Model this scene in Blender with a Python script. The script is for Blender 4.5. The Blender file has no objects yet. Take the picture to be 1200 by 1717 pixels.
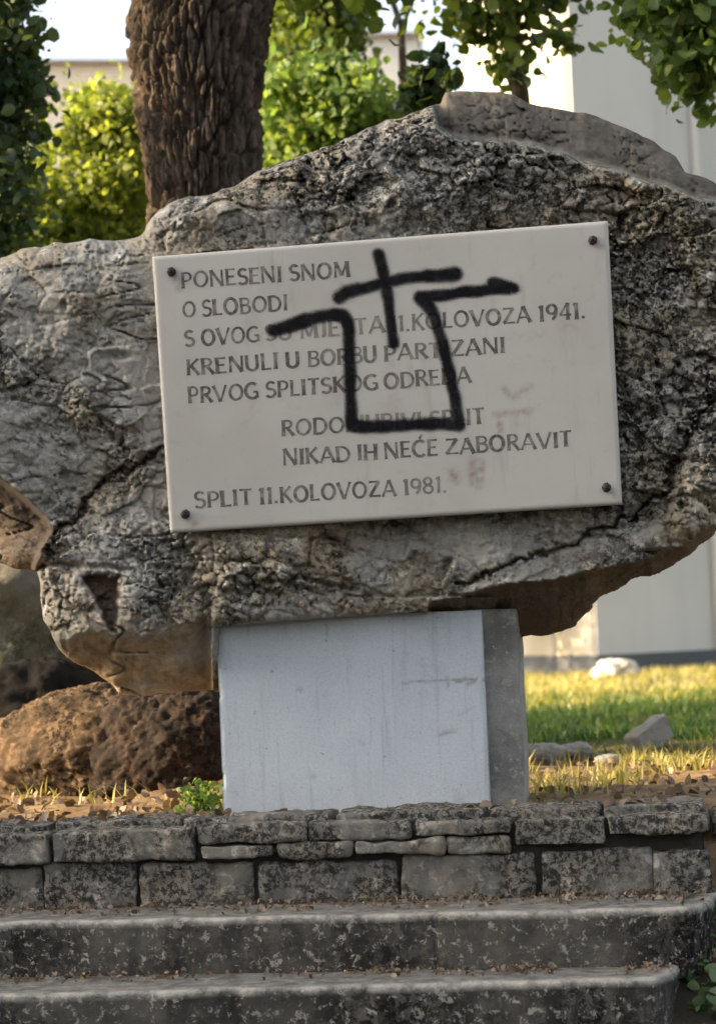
import bpy, math, random
import numpy as np
from mathutils import Matrix, Vector

random.seed(7)
rng = np.random.default_rng(7)
S = bpy.context.scene
COL = S.collection
R = math.radians

# ------------------------------------------------------------------ camera
CAM_H, CAM_Y, F_PX = 0.481, -6.0, 3840.0
ROLL, PITCH = R(2.4), math.atan(196.5 / 3840.0)
_r0 = np.array([1.0, 0, 0]); _u0 = np.array([0, -math.sin(PITCH), math.cos(PITCH)])
FWD = np.array([0, math.cos(PITCH), math.sin(PITCH)])
RGT = math.cos(ROLL) * _r0 - math.sin(ROLL) * _u0
UPV = math.sin(ROLL) * _r0 + math.cos(ROLL) * _u0
CPOS = np.array([0, CAM_Y, CAM_H])
cam_d = bpy.data.cameras.new('camera')
cam = bpy.data.objects.new('camera', cam_d); COL.objects.link(cam)
mw = Matrix.Identity(4)
for i in range(3):
    mw[i][0], mw[i][1], mw[i][2], mw[i][3] = RGT[i], UPV[i], -FWD[i], CPOS[i]
cam.matrix_world = mw
cam_d.sensor_fit = 'VERTICAL'; cam_d.sensor_height = 36.0
cam_d.lens = F_PX * 36.0 / 1717.0
cam_d.clip_start = 0.1; cam_d.clip_end = 2000
cam_d.dof.use_dof = True; cam_d.dof.focus_distance = 5.95; cam_d.dof.aperture_fstop = 4.0
S.camera = cam

# ------------------------------------------------------------------ light
SUN_EL = R(21.0)
SUN_D = np.array([0.98, 0.15]); SUN_D /= np.linalg.norm(SUN_D)          # travel direction in plan
w = bpy.data.worlds.new('World'); S.world = w; w.use_nodes = True
nt = w.node_tree; nt.nodes.clear()
sky = nt.nodes.new('ShaderNodeTexSky'); sky.sky_type = 'NISHITA'; sky.sun_disc = False
sky.sun_elevation = SUN_EL; sky.sun_rotation = math.atan2(-SUN_D[0], -SUN_D[1])
sky.air_density = 1.0; sky.dust_density = 4.5; sky.ozone_density = 1.0
bg = nt.nodes.new('ShaderNodeBackground'); bg.inputs[1].default_value = 0.12
wo = nt.nodes.new('ShaderNodeOutputWorld')
hs = nt.nodes.new('ShaderNodeHueSaturation'); hs.inputs['Saturation'].default_value = .48; hs.inputs['Value'].default_value = 1.2
nt.links.new(sky.outputs[0], hs.inputs['Color']); nt.links.new(hs.outputs[0], bg.inputs[0]); nt.links.new(bg.outputs[0], wo.inputs[0])
sd = bpy.data.lights.new('sun', 'SUN'); sd.energy = 3.4; sd.angle = R(0.5); sd.color = (1.0, 0.745, 0.43)
sun = bpy.data.objects.new('sun', sd); COL.objects.link(sun)
dv = Vector((SUN_D[0] * math.cos(SUN_EL), SUN_D[1] * math.cos(SUN_EL), -math.sin(SUN_EL)))
sun.rotation_euler = dv.to_track_quat('-Z', 'Y').to_euler()
S.view_settings.view_transform = 'Standard'; S.view_settings.look = 'None'
S.view_settings.exposure = 1.82; S.view_settings.gamma = 1.0
S.render.engine = 'CYCLES'
S.cycles.use_denoising = True
S.cycles.max_bounces = 8; S.cycles.diffuse_bounces = 4; S.cycles.transparent_max_bounces = 12

# ------------------------------------------------------------------ geometry helpers
def ray(px, py):
    px = np.asarray(px, float)[..., None]; py = np.asarray(py, float)[..., None]
    return FWD + (px - 600) / F_PX * RGT + (858.5 - py) / F_PX * UPV
def at(px, py, Y):
    d = ray(px, py); return CPOS + d * ((Y - CAM_Y) / d[..., 1:2])
def onz(px, py, z):
    d = ray(px, py); return CPOS + d * ((z - CAM_H) / d[..., 2:3])
def onplane(px, py, P, N):
    d = ray(px, py); return CPOS + d * (((np.asarray(P) - CPOS) @ N) / (d @ N))[..., None]

def hash3(ix, iy, iz, seed):
    h = (ix.astype(np.int64) * 374761393 + iy.astype(np.int64) * 668265263 + iz.astype(np.int64) * 2147483647 + seed * 974634777) & 0xFFFFFFFF
    h = ((h ^ (h >> 13)) * 1274126177) & 0xFFFFFFFF
    h = ((h ^ (h >> 16)) * 2246822519) & 0xFFFFFFFF
    return h ^ (h >> 15)
def perlin(x, y, z=0.0, seed=0):
    x, y, z = np.broadcast_arrays(np.asarray(x, float), np.asarray(y, float), np.asarray(z, float))
    ix, iy, iz = np.floor(x), np.floor(y), np.floor(z)
    fx, fy, fz = x - ix, y - iy, z - iz
    u, v, t = [f * f * f * (f * (f * 6 - 15) + 10) for f in (fx, fy, fz)]
    out = 0
    for dx in (0, 1):
        for dy in (0, 1):
            for dz in (0, 1):
                h = hash3(ix + dx, iy + dy, iz + dz, seed)
                a = (h & 1023) / 1023.0 * 2 * np.pi; c = ((h >> 10) & 1023) / 511.5 - 1; s = np.sqrt(1 - c * c)
                g = np.cos(a) * s * (fx - dx) + np.sin(a) * s * (fy - dy) + c * (fz - dz)
                out = out + g * (u if dx else 1 - u) * (v if dy else 1 - v) * (t if dz else 1 - t)
    return out * 1.5
def fbm(x, y, z=0.0, oct=4, seed=0, gain=0.5):
    s, a, f = 0, 1.0, 1.0
    for k in range(oct):
        s = s + a * perlin(x * f, y * f, np.asarray(z) * f, seed + 17 * k); a *= gain; f *= 2.03
    return s
def worley(x, y, seed=0, jit=.95):
    ix, iy = np.floor(x), np.floor(y); F1 = np.full(x.shape, 9.0); F2 = F1.copy(); H = np.zeros(x.shape); TX = H.copy(); TY_ = H.copy()
    for dx in (-1, 0, 1):
        for dy in (-1, 0, 1):
            cx, cy = ix + dx, iy + dy; h = hash3(cx, cy, 0 * cx, seed)
            px, py = cx + .5 + jit * ((h & 1023) / 1023.0 - .5), cy + .5 + jit * (((h >> 10) & 1023) / 1023.0 - .5)
            d = np.hypot(x - px, y - py); m = d < F1
            F2 = np.where(m, F1, np.minimum(F2, d)); F1 = np.where(m, d, F1)
            r = ((h >> 20) & 1023) / 511.5 - 1; H = np.where(m, r, H)
            a = r * 17.0; TX = np.where(m, np.cos(a) * (x - px), TX); TY_ = np.where(m, np.sin(a) * (y - py), TY_)
    return F1, F2, H, TX + TY_
def sstep(a, b, x):
    t = np.clip((np.asarray(x, float) - a) / (b - a), 0, 1); return t * t * (3 - 2 * t)
def seg_dist(X, Y, poly, closed=False):
    P = np.asarray(poly, float); best = np.full(X.shape, 1e18); bx = np.zeros(X.shape); by = np.zeros(X.shape)
    n = len(P)
    for i in range(n if closed else n - 1):
        a, b = P[i], P[(i + 1) % n]; ab = b - a; L = ab @ ab + 1e-12
        t = np.clip(((X - a[0]) * ab[0] + (Y - a[1]) * ab[1]) / L, 0, 1)
        qx, qy = a[0] + t * ab[0], a[1] + t * ab[1]
        d = (X - qx) ** 2 + (Y - qy) ** 2; m = d < best
        best = np.where(m, d, best); bx = np.where(m, qx, bx); by = np.where(m, qy, by)
    return np.sqrt(best), bx, by
def inside(X, Y, poly):
    P = np.asarray(poly, float); c = np.zeros(X.shape, bool); n = len(P)
    for i in range(n):
        (x0, y0), (x1, y1) = P[i], P[(i + 1) % n]
        if y0 == y1: continue
        c ^= ((y0 > Y) != (y1 > Y)) & (X < (x1 - x0) * (Y - y0) / (y1 - y0) + x0)
    return c
def curve_y(X, pts):
    P = np.asarray(pts, float); return np.interp(X, P[:, 0], P[:, 1])

def mesh(name, V, Fs, mat=None, parent=None, smooth=False, attrs=None, mats=None, midx=None):
    V = np.asarray(V, float)
    me = bpy.data.meshes.new(name)
    if isinstance(Fs, np.ndarray):
        k = Fs.shape[1]
        me.vertices.add(len(V)); me.vertices.foreach_set('co', V.astype(np.float32).ravel())
        me.loops.add(Fs.size); me.loops.foreach_set('vertex_index', Fs.astype(np.int32).ravel())
        me.polygons.add(len(Fs)); me.polygons.foreach_set('loop_start', np.arange(0, Fs.size, k, dtype=np.int32))
        me.polygons.foreach_set('loop_total', np.full(len(Fs), k, np.int32))
        me.update(calc_edges=True); me.validate()
    else:
        me.from_pydata([tuple(v) for v in V], [], [tuple(f) for f in Fs]); me.update()
    if attrs:
        for an, av in attrs.items():
            if len(av) == len(me.vertices):
                at_ = me.attributes.new(an, 'FLOAT', 'POINT'); at_.data.foreach_set('value', np.asarray(av, np.float32))
    for mm in (mats or ([mat] if mat else [])): me.materials.append(mm)
    if midx is not None: me.polygons.foreach_set('material_index', np.asarray(midx, np.int32))
    if smooth: me.polygons.foreach_set('use_smooth', np.ones(len(me.polygons), bool))
    o = bpy.data.objects.new(name, me); COL.objects.link(o)
    if parent is not None: o.parent = parent
    return o
def tag(o, label=None, cat=None, group=None, kind=None):
    if label: o['label'] = label
    if cat: o['category'] = cat
    if group: o['group'] = group
    if kind: o['kind'] = kind
    return o
def thing(name, label, cat, group=None):
    o = bpy.data.objects.new(name, None); o.empty_display_size = 0.1; COL.objects.link(o)
    return tag(o, label, cat, group)
def grid_faces(nu, nv, wrap=False):
    i = np.arange(nu - (0 if wrap else 1)); j = np.arange(nv - 1)
    I, J = np.meshgrid(i, j, indexing='ij'); I2 = (I + 1) % nu
    return np.stack([I * nv + J, I2 * nv + J, I2 * nv + J + 1, I * nv + J + 1], -1).reshape(-1, 4)

# ------------------------------------------------------------------ materials
class MB:
    def __init__(s, name):
        s.m = bpy.data.materials.new(name); s.m.use_nodes = True
        s.t = s.m.node_tree; s.t.nodes.clear(); s._co = None
    def n(s, typ, props=None, **ins):
        nd = s.t.nodes.new(typ)
        for k, v in (props or {}).items(): setattr(nd, k, v)
        for k, v in ins.items():
            i = int(k[1:]) if k[0] == '_' else k.replace('__', ' ')
            s.put(nd.inputs[i], v)
        return nd
    def put(s, sock, v):
        if hasattr(v, 'links'): s.t.links.new(v, sock)
        elif isinstance(v, (tuple, list)) and len(v) == 3 and sock.type == 'RGBA': sock.default_value = (*v, 1)
        else: sock.default_value = v
    def co(s):
        if s._co is None: s._co = s.n('ShaderNodeTexCoord').outputs['Object']
        return s._co
    def noise(s, scale, detail=4, rough=0.55, dist=0.0, vec=None, col=False):
        nd = s.n('ShaderNodeTexNoise', _0=vec if vec is not None else s.co(), Scale=scale, Detail=detail, Roughness=rough, Distortion=dist)
        return nd.outputs['Color' if col else 'Fac']
    def voro(s, scale, feature='F1', vec=None, out='Distance'):
        return s.n('ShaderNodeTexVoronoi', {'feature': feature}, Vector=vec if vec is not None else s.co(), Scale=scale).outputs[out]
    def stretch(s, sx, sy, sz):
        return s.n('ShaderNodeVectorMath', {'operation': 'MULTIPLY'}, _0=s.co(), _1=(sx, sy, sz)).outputs[0]
    def step(s, v, a, b):
        return s.n('ShaderNodeMapRange', {'interpolation_type': 'SMOOTHSTEP'}, _0=v, _1=a, _2=b).outputs[0]
    def math(s, op, a, b=0.0):
        return s.n('ShaderNodeMath', {'operation': op, 'use_clamp': False}, _0=a, _1=b).outputs[0]
    def mix(s, f, a, b):
        nd = s.n('ShaderNodeMix', {'data_type': 'RGBA'}); s.put(nd.inputs[0], f); s.put(nd.inputs[6], a); s.put(nd.inputs[7], b)
        return nd.outputs[2]
    def attr(s, name):
        return s.n('ShaderNodeAttribute', {'attribute_name': name}).outputs['Fac']
    def nz(s):
        g = s.n('ShaderNodeNewGeometry'); return s.n('ShaderNodeSeparateXYZ', _0=g.outputs['Normal']).outputs[2]
    def bump(s, h, strength=0.5, dist=0.01):
        return s.n('ShaderNodeBump', Height=h, Strength=strength, Distance=dist).outputs[0]
    def out(s, color, rough=0.8, normal=None, spec=0.3, **kw):
        b = s.n('ShaderNodeBsdfPrincipled', Base__Color=color, Roughness=rough)
        b.inputs['Specular IOR Level'].default_value = spec
        if normal is not None: s.put(b.inputs['Normal'], normal)
        for k, v in kw.items(): s.put(b.inputs[k.replace('__', ' ')], v)
        o = s.n('ShaderNodeOutputMaterial'); s.t.links.new(b.outputs[0], o.inputs[0]); return s.m

def rock_material(name, grey, tan, dark, pale, lichen=0.5, brown=(0.10, 0.07, 0.045), sc=1.0, use_attr=True):
    b = MB(name)
    c = b.mix(b.step(b.noise(4.5 * sc, 3), 0.42, 0.60), grey, tan)
    c = b.mix(b.math('MULTIPLY', b.step(b.noise(19 * sc, 5, .65, .6), 0.53, 0.66), 0.75), c, pale)
    c = b.mix(b.math('MULTIPLY', b.step(b.noise(8 * sc, 5, .7), 0.55, 0.68), 0.6), c, tuple(x * .55 for x in tan))
    if use_attr:
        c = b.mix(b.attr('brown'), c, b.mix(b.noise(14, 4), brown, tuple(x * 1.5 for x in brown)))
    spk = b.step(b.noise(160 * sc, 3, .7), .35, .75)
    c = b.mix(b.math('MULTIPLY', spk, .4), c, b.mix(.4, c, pale))
    if use_attr:
        tn = b.mix(b.step(b.noise(11, 6, .7), .40, .62), (.44, .34, .21), (.30, .185, .09))
        c = b.mix(b.math('MULTIPLY', b.attr('tan'), .85), c, tn)
        c = b.mix(b.attr('pale'), c, b.mix(b.noise(12, 5, .7), tuple(x * .8 for x in pale), tuple(x * .55 for x in pale)))
        c = b.mix(b.attr('cap'), c, b.mix(b.step(b.noise(9, 6, .7), .3, .7), (.075, .065, .052), (.17, .145, .115)))
    msk = b.step(b.noise(3.2 * sc, 3, .6), 0.60 - lichen * .35, 0.74 - lichen * .35)
    blk = b.math('MULTIPLY', b.step(b.noise(44 * sc, 9, .78, .25), 0.455, 0.545), msk)
    if use_attr: blk = b.math('MULTIPLY', blk, b.attr('lich'))
    c = b.mix(b.math('MULTIPLY', blk, 0.9), c, dark)
    h = b.math('ADD', b.noise(70 * sc, 6, .7), b.math('MULTIPLY', b.noise(240 * sc, 3, .7), .35))
    return b.out(c, .92, b.bump(h, .8, .008), .15)

M = {}
M['rock'] = rock_material('karst_limestone', (.30, .28, .24), (.33, .275, .195), (.012, .011, .010), (.60, .565, .50), .72)
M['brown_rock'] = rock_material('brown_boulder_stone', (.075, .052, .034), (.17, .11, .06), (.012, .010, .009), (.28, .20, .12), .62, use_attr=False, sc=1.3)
M['shade_half_rock'] = rock_material('shade_half_stone', (.034, .026, .021), (.055, .034, .022), (.012, .010, .009), (.10, .075, .058), .5, use_attr=False)  # darker version of the boulder stone, painted for its shaded half
M['hollow_shade_rock'] = rock_material('hollow_shade_stone', (.012, .011, .010), (.018, .014, .011), (.008, .008, .008), (.022, .019, .016), .2, use_attr=False)  # black colour painted for the shade in the hollow
M['mossy_rock'] = rock_material('mossy_boulder_stone', (.17, .16, .13), (.15, .13, .08), (.06, .065, .03), (.27, .26, .23), .3, use_attr=False)
M['grey_stone'] = rock_material('grey_field_stone', (.30, .29, .27), (.28, .25, .2), (.1, .09, .08), (.42, .41, .4), .1, use_attr=False)
M['white_stone'] = rock_material('white_field_stone', (.62, .58, .52), (.55, .47, .36), (.3, .27, .2), (.75, .72, .66), .1, use_attr=False)
M['wall_stone'] = rock_material('wall_stone', (.16, .15, .13), (.19, .165, .128), (.018, .016, .014), (.40, .37, .32), .66, use_attr=False, sc=1.5)

def mk_plaque():
    b = MB('plaque_stone')
    c = b.mix(b.step(b.noise(3.5, 4), .35, .7), (.425, .398, .352), (.38, .352, .31))
    c = b.mix(b.math('MULTIPLY', b.step(b.noise(26, 5, .7), .55, .75), .25), c, (.27, .24, .20))
    c = b.mix(b.math('MULTIPLY', b.step(b.noise(4, 5, .6, .3, vec=b.stretch(5, 5, .9)), .56, .74), .30), c, (.22, .20, .17))
    c = b.mix(b.math('MULTIPLY', b.attr('rust'), .85), c, (.17, .10, .075))
    c = b.mix(b.attr('rim'), c, (.50, .46, .40))
    h = b.noise(180, 4, .7)
    return b.out(c, .6, b.bump(h, .25, .002), .35)
M['plaque'] = mk_plaque()
def mk_ink():
    b = MB('engraved_letter_paint')
    c = b.mix(b.step(b.noise(38, 5, .7), .42, .66), (.055, .05, .043), (.21, .185, .155))
    c = b.mix(b.attr('fade'), c, (.29, .26, .22))
    return b.out(c, .8, None, .2)
M['ink'] = mk_ink()
def mk_spray():
    b = MB('black_spray_paint')
    pr = b.n('ShaderNodeBsdfPrincipled', Base__Color=(.006, .006, .008), Roughness=.8)
    pr.inputs['Specular IOR Level'].default_value = .08
    tr = b.n('ShaderNodeBsdfTransparent')
    a = b.attr('paint'); g = b.noise(420, 2, .8)
    al = b.step(b.math('ADD', a, b.math('MULTIPLY', b.math('SUBTRACT', g, .5), 1.1)), .10, .84)
    al = b.math('MULTIPLY', al, b.n('ShaderNodeMapRange', _0=b.noise(14, 4, .7), _1=.3, _2=.6, _3=.80, _4=1.0).outputs[0])
    mx = b.n('ShaderNodeMixShader', _0=al, _1=tr.outputs[0], _2=pr.outputs[0])
    o = b.n('ShaderNodeOutputMaterial'); b.t.links.new(mx.outputs[0], o.inputs[0]); return b.m
M['spray'] = mk_spray()
def mk_panel():
    b = MB('painted_plinth_panel')
    c = b.mix(b.step(b.noise(3, 4), .3, .7), (.53, .56, .582), (.475, .505, .53))
    c = b.mix(b.math('MULTIPLY', b.step(b.noise(7, 6, .7, .3), .58, .72), .35), c, (.25, .255, .27))
    c = b.mix(b.math('MULTIPLY', b.step(b.noise(60, 3, .7), .66, .72), .6), c, (.16, .16, .16))
    c = b.mix(b.math('MULTIPLY', b.step(b.noise(190, 4, .7), .35, .8), .35), c, (.24, .24, .25))
    c = b.mix(b.math('MULTIPLY', b.step(b.noise(5, 6, .65, .2, vec=b.stretch(9, 9, .7)), .52, .74), .36), c, (.24, .245, .26))
    c = b.mix(b.math('MULTIPLY', b.attr('crack'), .85), c, (.10, .095, .09))
    h = b.math('ADD', b.noise(50, 5, .7), b.math('MULTIPLY', b.noise(260, 3, .7), .5))
    return b.out(c, .75, b.bump(h, .6, .004), .25)
M['panel'] = mk_panel()
def mk_conc(name, base, dark, edge, blk, nose=False):
    b = MB(name)
    c = b.mix(b.step(b.noise(6, 6, .7), .35, .68), base, tuple(x * .5 for x in base))
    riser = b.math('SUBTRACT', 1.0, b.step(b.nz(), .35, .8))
    ms = b.step(b.noise(2.6, 4, .6), .30, .62)
    k1 = b.step(b.noise(34, 8, .74, .5), .465, .525)
    k2 = b.step(b.noise(7, 8, .78, .3, vec=b.stretch(2.0, 2.0, .6)), .44, .56)
    k = b.math('MULTIPLY', b.math('MULTIPLY', b.math('MAXIMUM', k1, b.math('MULTIPLY', k2, .8)), ms), b.math('MULTIPLY', riser, blk))
    c = b.mix(k, c, dark)
    c = b.mix(b.math('MULTIPLY', b.step(b.noise(44, 8, .76, .4), .555, .60), .7), c, edge)
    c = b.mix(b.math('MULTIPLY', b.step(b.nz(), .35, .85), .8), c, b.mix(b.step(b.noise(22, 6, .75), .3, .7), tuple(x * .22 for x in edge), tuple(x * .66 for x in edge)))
    if nose: c = b.mix(b.math('MULTIPLY', b.attr('nose'), b.step(b.noise(14, 7, .75), .32, .62)), c, edge)
    h = b.math('ADD', b.noise(45, 6, .75), b.math('MULTIPLY', b.noise(200, 3, .7), .5))
    return b.out(c, .9, b.bump(h, .9, .008), .12)
M['step'] = mk_conc('lichened_concrete', (.125, .115, .098), (.010, .009, .008), (.42, .39, .335), .97, True)
M['plinth'] = mk_conc('plinth_concrete', (.36, .345, .31), (.15, .15, .135), (.40, .385, .35), .3)

def mk_bark():
    b = MB('oak_bark')
    v = b.stretch(1, 1, .22)
    c = b.mix(b.step(b.noise(22, 6, .7, vec=b.stretch(1, 1, .4)), .35, .7), (.055, .042, .031), (.21, .16, .12))
    c = b.mix(b.math('MULTIPLY', b.step(b.noise(5, 4), .55, .7), .35), c, (.12, .12, .08))
    h = b.noise(60, 6, .75, vec=b.stretch(1, 1, .6))
    return b.out(c, .95, b.bump(h, 1.0, .02), .1)
M['bark'] = mk_bark()
def mk_leaf(name, c0, c1, c2, trans=.35):
    b = MB(name)
    t = b.attr('tint')
    r = b.n('ShaderNodeValToRGB', Fac=t)
    e = r.color_ramp.elements
    e[0].color = (*c0, 1); e[1].color = (*c2, 1); x = e.new(.5); x.color = (*c1, 1)
    d = b.n('ShaderNodeBsdfPrincipled', Base__Color=r.outputs[0], Roughness=.5)
    d.inputs['Specular IOR Level'].default_value = .35
    tc = b.n('ShaderNodeMix', {'data_type': 'RGBA', 'blend_type': 'MULTIPLY'})
    tc.inputs[0].default_value = 1; b.put(tc.inputs[6], r.outputs[0]); tc.inputs[7].default_value = (1.9, 1.9, .7, 1)
    l = b.n('ShaderNodeBsdfTranslucent', Color=tc.outputs[2])
    mx = b.n('ShaderNodeMixShader', _0=trans, _1=d.outputs[0], _2=l.outputs[0])
    o = b.n('ShaderNodeOutputMaterial'); b.t.links.new(mx.outputs[0], o.inputs[0]); return b.m
M['leaf_oak'] = mk_leaf('oak_leaf', (.045, .075, .018), (.09, .13, .03), (.17, .20, .05))
M['leaf_dark'] = mk_leaf('dark_evergreen_leaf', (.03, .058, .028), (.06, .10, .045), (.14, .18, .085), .3)
M['leaf_sun'] = mk_leaf('yellow_green_leaf', (.125, .16, .042), (.215, .255, .072), (.37, .385, .14), .5)
M['leaf_mid'] = mk_leaf('mid_green_leaf', (.07, .12, .04), (.13, .20, .065), (.25, .31, .12), .45)
M['leaf_brown'] = mk_leaf('dry_leaf', (.06, .038, .026), (.12, .075, .05), (.30, .23, .165), .15)
M['grass'] = mk_leaf('green_grass_blade', (.03, .075, .015), (.06, .12, .022), (.12, .16, .035), .3)
M['dry'] = mk_leaf('dry_grass_blade', (.20, .20, .06), (.36, .31, .10), (.50, .42, .18), .3)
def mk_ground():
    b = MB('earth_and_turf')
    dirt = b.mix(b.step(b.noise(9, 6, .7), .35, .65), (.20, .125, .065), (.34, .24, .14))
    dirt = b.mix(b.math('MULTIPLY', b.step(b.noise(45, 4, .7), .56, .68), .6), dirt, (.10, .065, .04))
    turf = b.mix(b.noise(6, 5, .7), (.045, .06, .02), (.13, .12, .04))
    c = b.mix(b.attr('turf'), dirt, turf)
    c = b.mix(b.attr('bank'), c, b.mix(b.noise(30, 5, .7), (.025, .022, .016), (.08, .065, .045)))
    h = b.math('ADD', b.noise(14, 6, .7), b.math('MULTIPLY', b.noise(90, 4, .7), .4))
    return b.out(c, .95, b.bump(h, .8, .03), .1)
M['ground'] = mk_ground()
def mk_soil():
    b = MB('dark_joint_soil')
    return b.out(b.mix(b.noise(40, 5, .7), (.02, .017, .014), (.07, .06, .048)), .95, b.bump(b.noise(90, 4, .7), .8, .01), .1)
M['soil'] = mk_soil()
def mk_plaster(name, c0, c1, streak=.25):
    b = MB(name)
    c = b.mix(b.step(b.noise(.7, 4), .35, .7), c0, c1)
    c = b.mix(b.math('MULTIPLY', b.step(b.noise(1.2, 5, .6, vec=b.stretch(3, 3, .25)), .5, .75), streak), c, tuple(x * .72 for x in c1))
    return b.out(c, .85, b.bump(b.noise(40, 4, .7), .2, .01), .2)
M['white_wall'] = mk_plaster('white_render', (.60, .575, .53), (.54, .525, .49))
M['sun_tint_wall'] = mk_plaster('sun_tinted_render', (.57, .49, .36), (.52, .45, .335))  # cream tint stands in for warm sunlight on the flank
M['beige_wall'] = mk_plaster('beige_render', (.60, .53, .46), (.55, .49, .43))
M['grey_base'] = mk_plaster('grey_wall_base', (.10, .105, .11), (.14, .14, .14))
M['roof'] = mk_plaster('roof_edge', (.30, .27, .25), (.24, .22, .2))
def mk_simple(name, c, rough=.5, metal=0.0):
    b = MB(name); cc = b.mix(b.noise(90, 4, .7), tuple(x * .6 for x in c), tuple(x * 1.3 for x in c))
    return b.out(cc, rough, None, .4, Metallic=metal)
M['bolt'] = mk_simple('rusted_iron_bolt', (.045, .038, .033), .55, .5)
M['glass'] = mk_simple('dark_window_glass', (.03, .035, .04), .1)

# ------------------------------------------------------------------ ground
def ground_z(x, y):
    z = np.where(y > -.20, 0.0, 0.0)
    t = y + .252 + (x + .03) * .139          # distance behind the wall's front edge
    slope = np.maximum(-.24 * sstep(.16, .0, t) + .58 * np.minimum(t, 0), -1.1)
    z = slope
    z = z + .03 * fbm(x * 1.3, y * 1.3, oct=3, seed=5) * sstep(.2, 1.2, y)
    z = z + .05 * fbm(x * 4, y * 4, oct=4, seed=6) * sstep(.86, .95, x) * sstep(-.3, -.5, y) + .012 * fbm(x * 3.5, y * 3.5, oct=4, seed=8) * sstep(-.1, .3, y)
    return z
def axis(fine0, fine1, step, far0, far1):
    a = list(np.arange(fine0, fine1, step)); s = step; v = fine1
    while v < far1: a.append(v); s *= 1.25; v += s
    a.append(far1); s = step; v = fine0 - step; L = []
    while v > far0: L.append(v); s *= 1.25; v -= s
    L.append(far0); return np.array(L[::-1] + a)
gx, gy = axis(-3, 4, .04, -500, 500), axis(-2.2, 4, .04, -60, 900)
GX, GY = np.meshgrid(gx, gy, indexing='ij')
GZ = ground_z(GX, GY)
turf = sstep(.9, 2.6, GY + .5 * fbm(GX * .9, GY * .9, oct=3, seed=9)) * sstep(-.5, .35, fbm(GX * .7, GY * .7, oct=3, seed=11) + .35)
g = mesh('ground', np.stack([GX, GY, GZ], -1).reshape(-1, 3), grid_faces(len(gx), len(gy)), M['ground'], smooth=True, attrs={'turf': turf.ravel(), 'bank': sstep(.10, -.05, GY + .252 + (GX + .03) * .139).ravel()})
tag(g, kind='structure', label='bare earth and patchy turf around the memorial')

# ------------------------------------------------------------------ memorial rock
PX_M = 640.0
ROCK_YAW = R(-6.5)
RN = np.array([math.sin(ROCK_YAW), -math.cos(ROCK_YAW), 0.0])          # towards viewer
RP = np.array([0.0, -0.075, 0.8])
outline = [(-118, 520), (-60, 470), (0, 434), (40, 418), (100, 408), (170, 404), (235, 400), (250, 372), (268, 350), (300, 335), (345, 325),
    (385, 315), (420, 294), (445, 280), (500, 262), (555, 245), (600, 222), (640, 205), (690, 186), (735, 176), (748, 156),
    (800, 151), (860, 157), (882, 172), (925, 181), (960, 187), (1000, 194), (1050, 216), (1095, 238), (1130, 262), (1150, 288),
    (1185, 300), (1215, 320), (1260, 370), (1290, 450), (1300, 560), (1285, 680), (1262, 780), (1230, 850), (1195, 895),
    (1160, 925), (1120, 952), (1060, 972), (1005, 1002), (978, 1030), (955, 1054), (912, 1066), (862, 1070), (828, 1055),
    (812, 1030), (700, 1026), (600, 1033), (480, 1041), (362, 1050), (358, 1100), (358, 1156), (300, 1160), (235, 1166), (200, 1160),
    (185, 1142), (150, 1122), (116, 1106), (95, 1076), (72, 1035), (68, 990), (60, 958), (30, 955), (0, 945), (-70, 930), (-130, 890), (-140, 700)]
def roughen(poly, step=5.0, amp=3.2, seed=3):
    P = np.asarray(poly, float); out = []
    for i in range(len(P)):
        a, b = P[i], P[(i + 1) % len(P)]; n = max(1, int(np.linalg.norm(b - a) / step))
        for k in range(n): out.append(a + (b - a) * k / n)
    out = np.array(out)
    dx = fbm(out[:, 0] * .03, out[:, 1] * .03, 0.3, 4, seed); dy = fbm(out[:, 0] * .03, out[:, 1] * .03, 7.3, 4, seed + 1)
    on_plinth = ((out[:, 0] > 355) & (out[:, 0] < 830) & (out[:, 1] > 1000))
    cap = (out[:, 1] < 300) & (out[:, 0] > 740)
    k = np.where(on_plinth, .3, np.where(cap, .55, 1.0)) * amp * 1.6
    return out + np.stack([dx * k, dy * k], -1)
OUT = roughen(outline)
cell = 2.6
ax_, ay_ = np.arange(-146, 1306, cell), np.arange(142, 1176, cell)
X, Y = np.meshgrid(ax_, ay_, indexing='ij')
ins = inside(X, Y, OUT)
coarse = OUT[::2]
D, NX, NY = seg_dist(X, Y, coarse, True)
keep = ins[:-1, :-1] | ins[1:, :-1] | ins[1:, 1:] | ins[:-1, 1:]
X = np.where(ins, X, NX); Y = np.where(ins, Y, NY); D = np.where(ins, D, 0.0)
d_m = D / PX_M
u, v = X / PX_M, Y / PX_M
wu = u + .016 * fbm(u * 6, v * 6, oct=3, seed=21); wv = v + .016 * fbm(u * 6, v * 6, oct=3, seed=22)
# zones in the rock's own front plane
cap_line = curve_y(X, [(-200, -50), (700, 60), (735, 215), (790, 232), (880, 237), (960, 262), (1050, 288), (1120, 312), (1180, 330), (1320, 360)])
capz = sstep(10, -6, Y - cap_line + 7 * perlin(u * 14, v * 14, seed=30)) * (X > 715)
ledge_r = curve_y(X, [(640, 1200), (720, 1012), (760, 1000), (800, 990), (850, 978), (905, 975), (960, 964), (1010, 953), (1060, 944), (1100, 930), (1150, 908), (1200, 880), (1300, 820)])
ledge_r = ledge_r + 6 * fbm(u * 12, 0 * v, oct=3, seed=31)
und_r = (Y > ledge_r) & (X > 715)
t_r = np.clip((Y - ledge_r), 0, 120)
ledge_l = curve_y(X, [(50, 1100), (100, 1075), (150, 1062), (200, 1058), (260, 1050), (345, 1040), (420, 1400)]) + 16 * fbm(u * 14, v * 8, oct=4, seed=32)
und_l = (Y > ledge_l) & (X < 372)
t_l = np.clip(Y - ledge_l, 0, 140)
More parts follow.
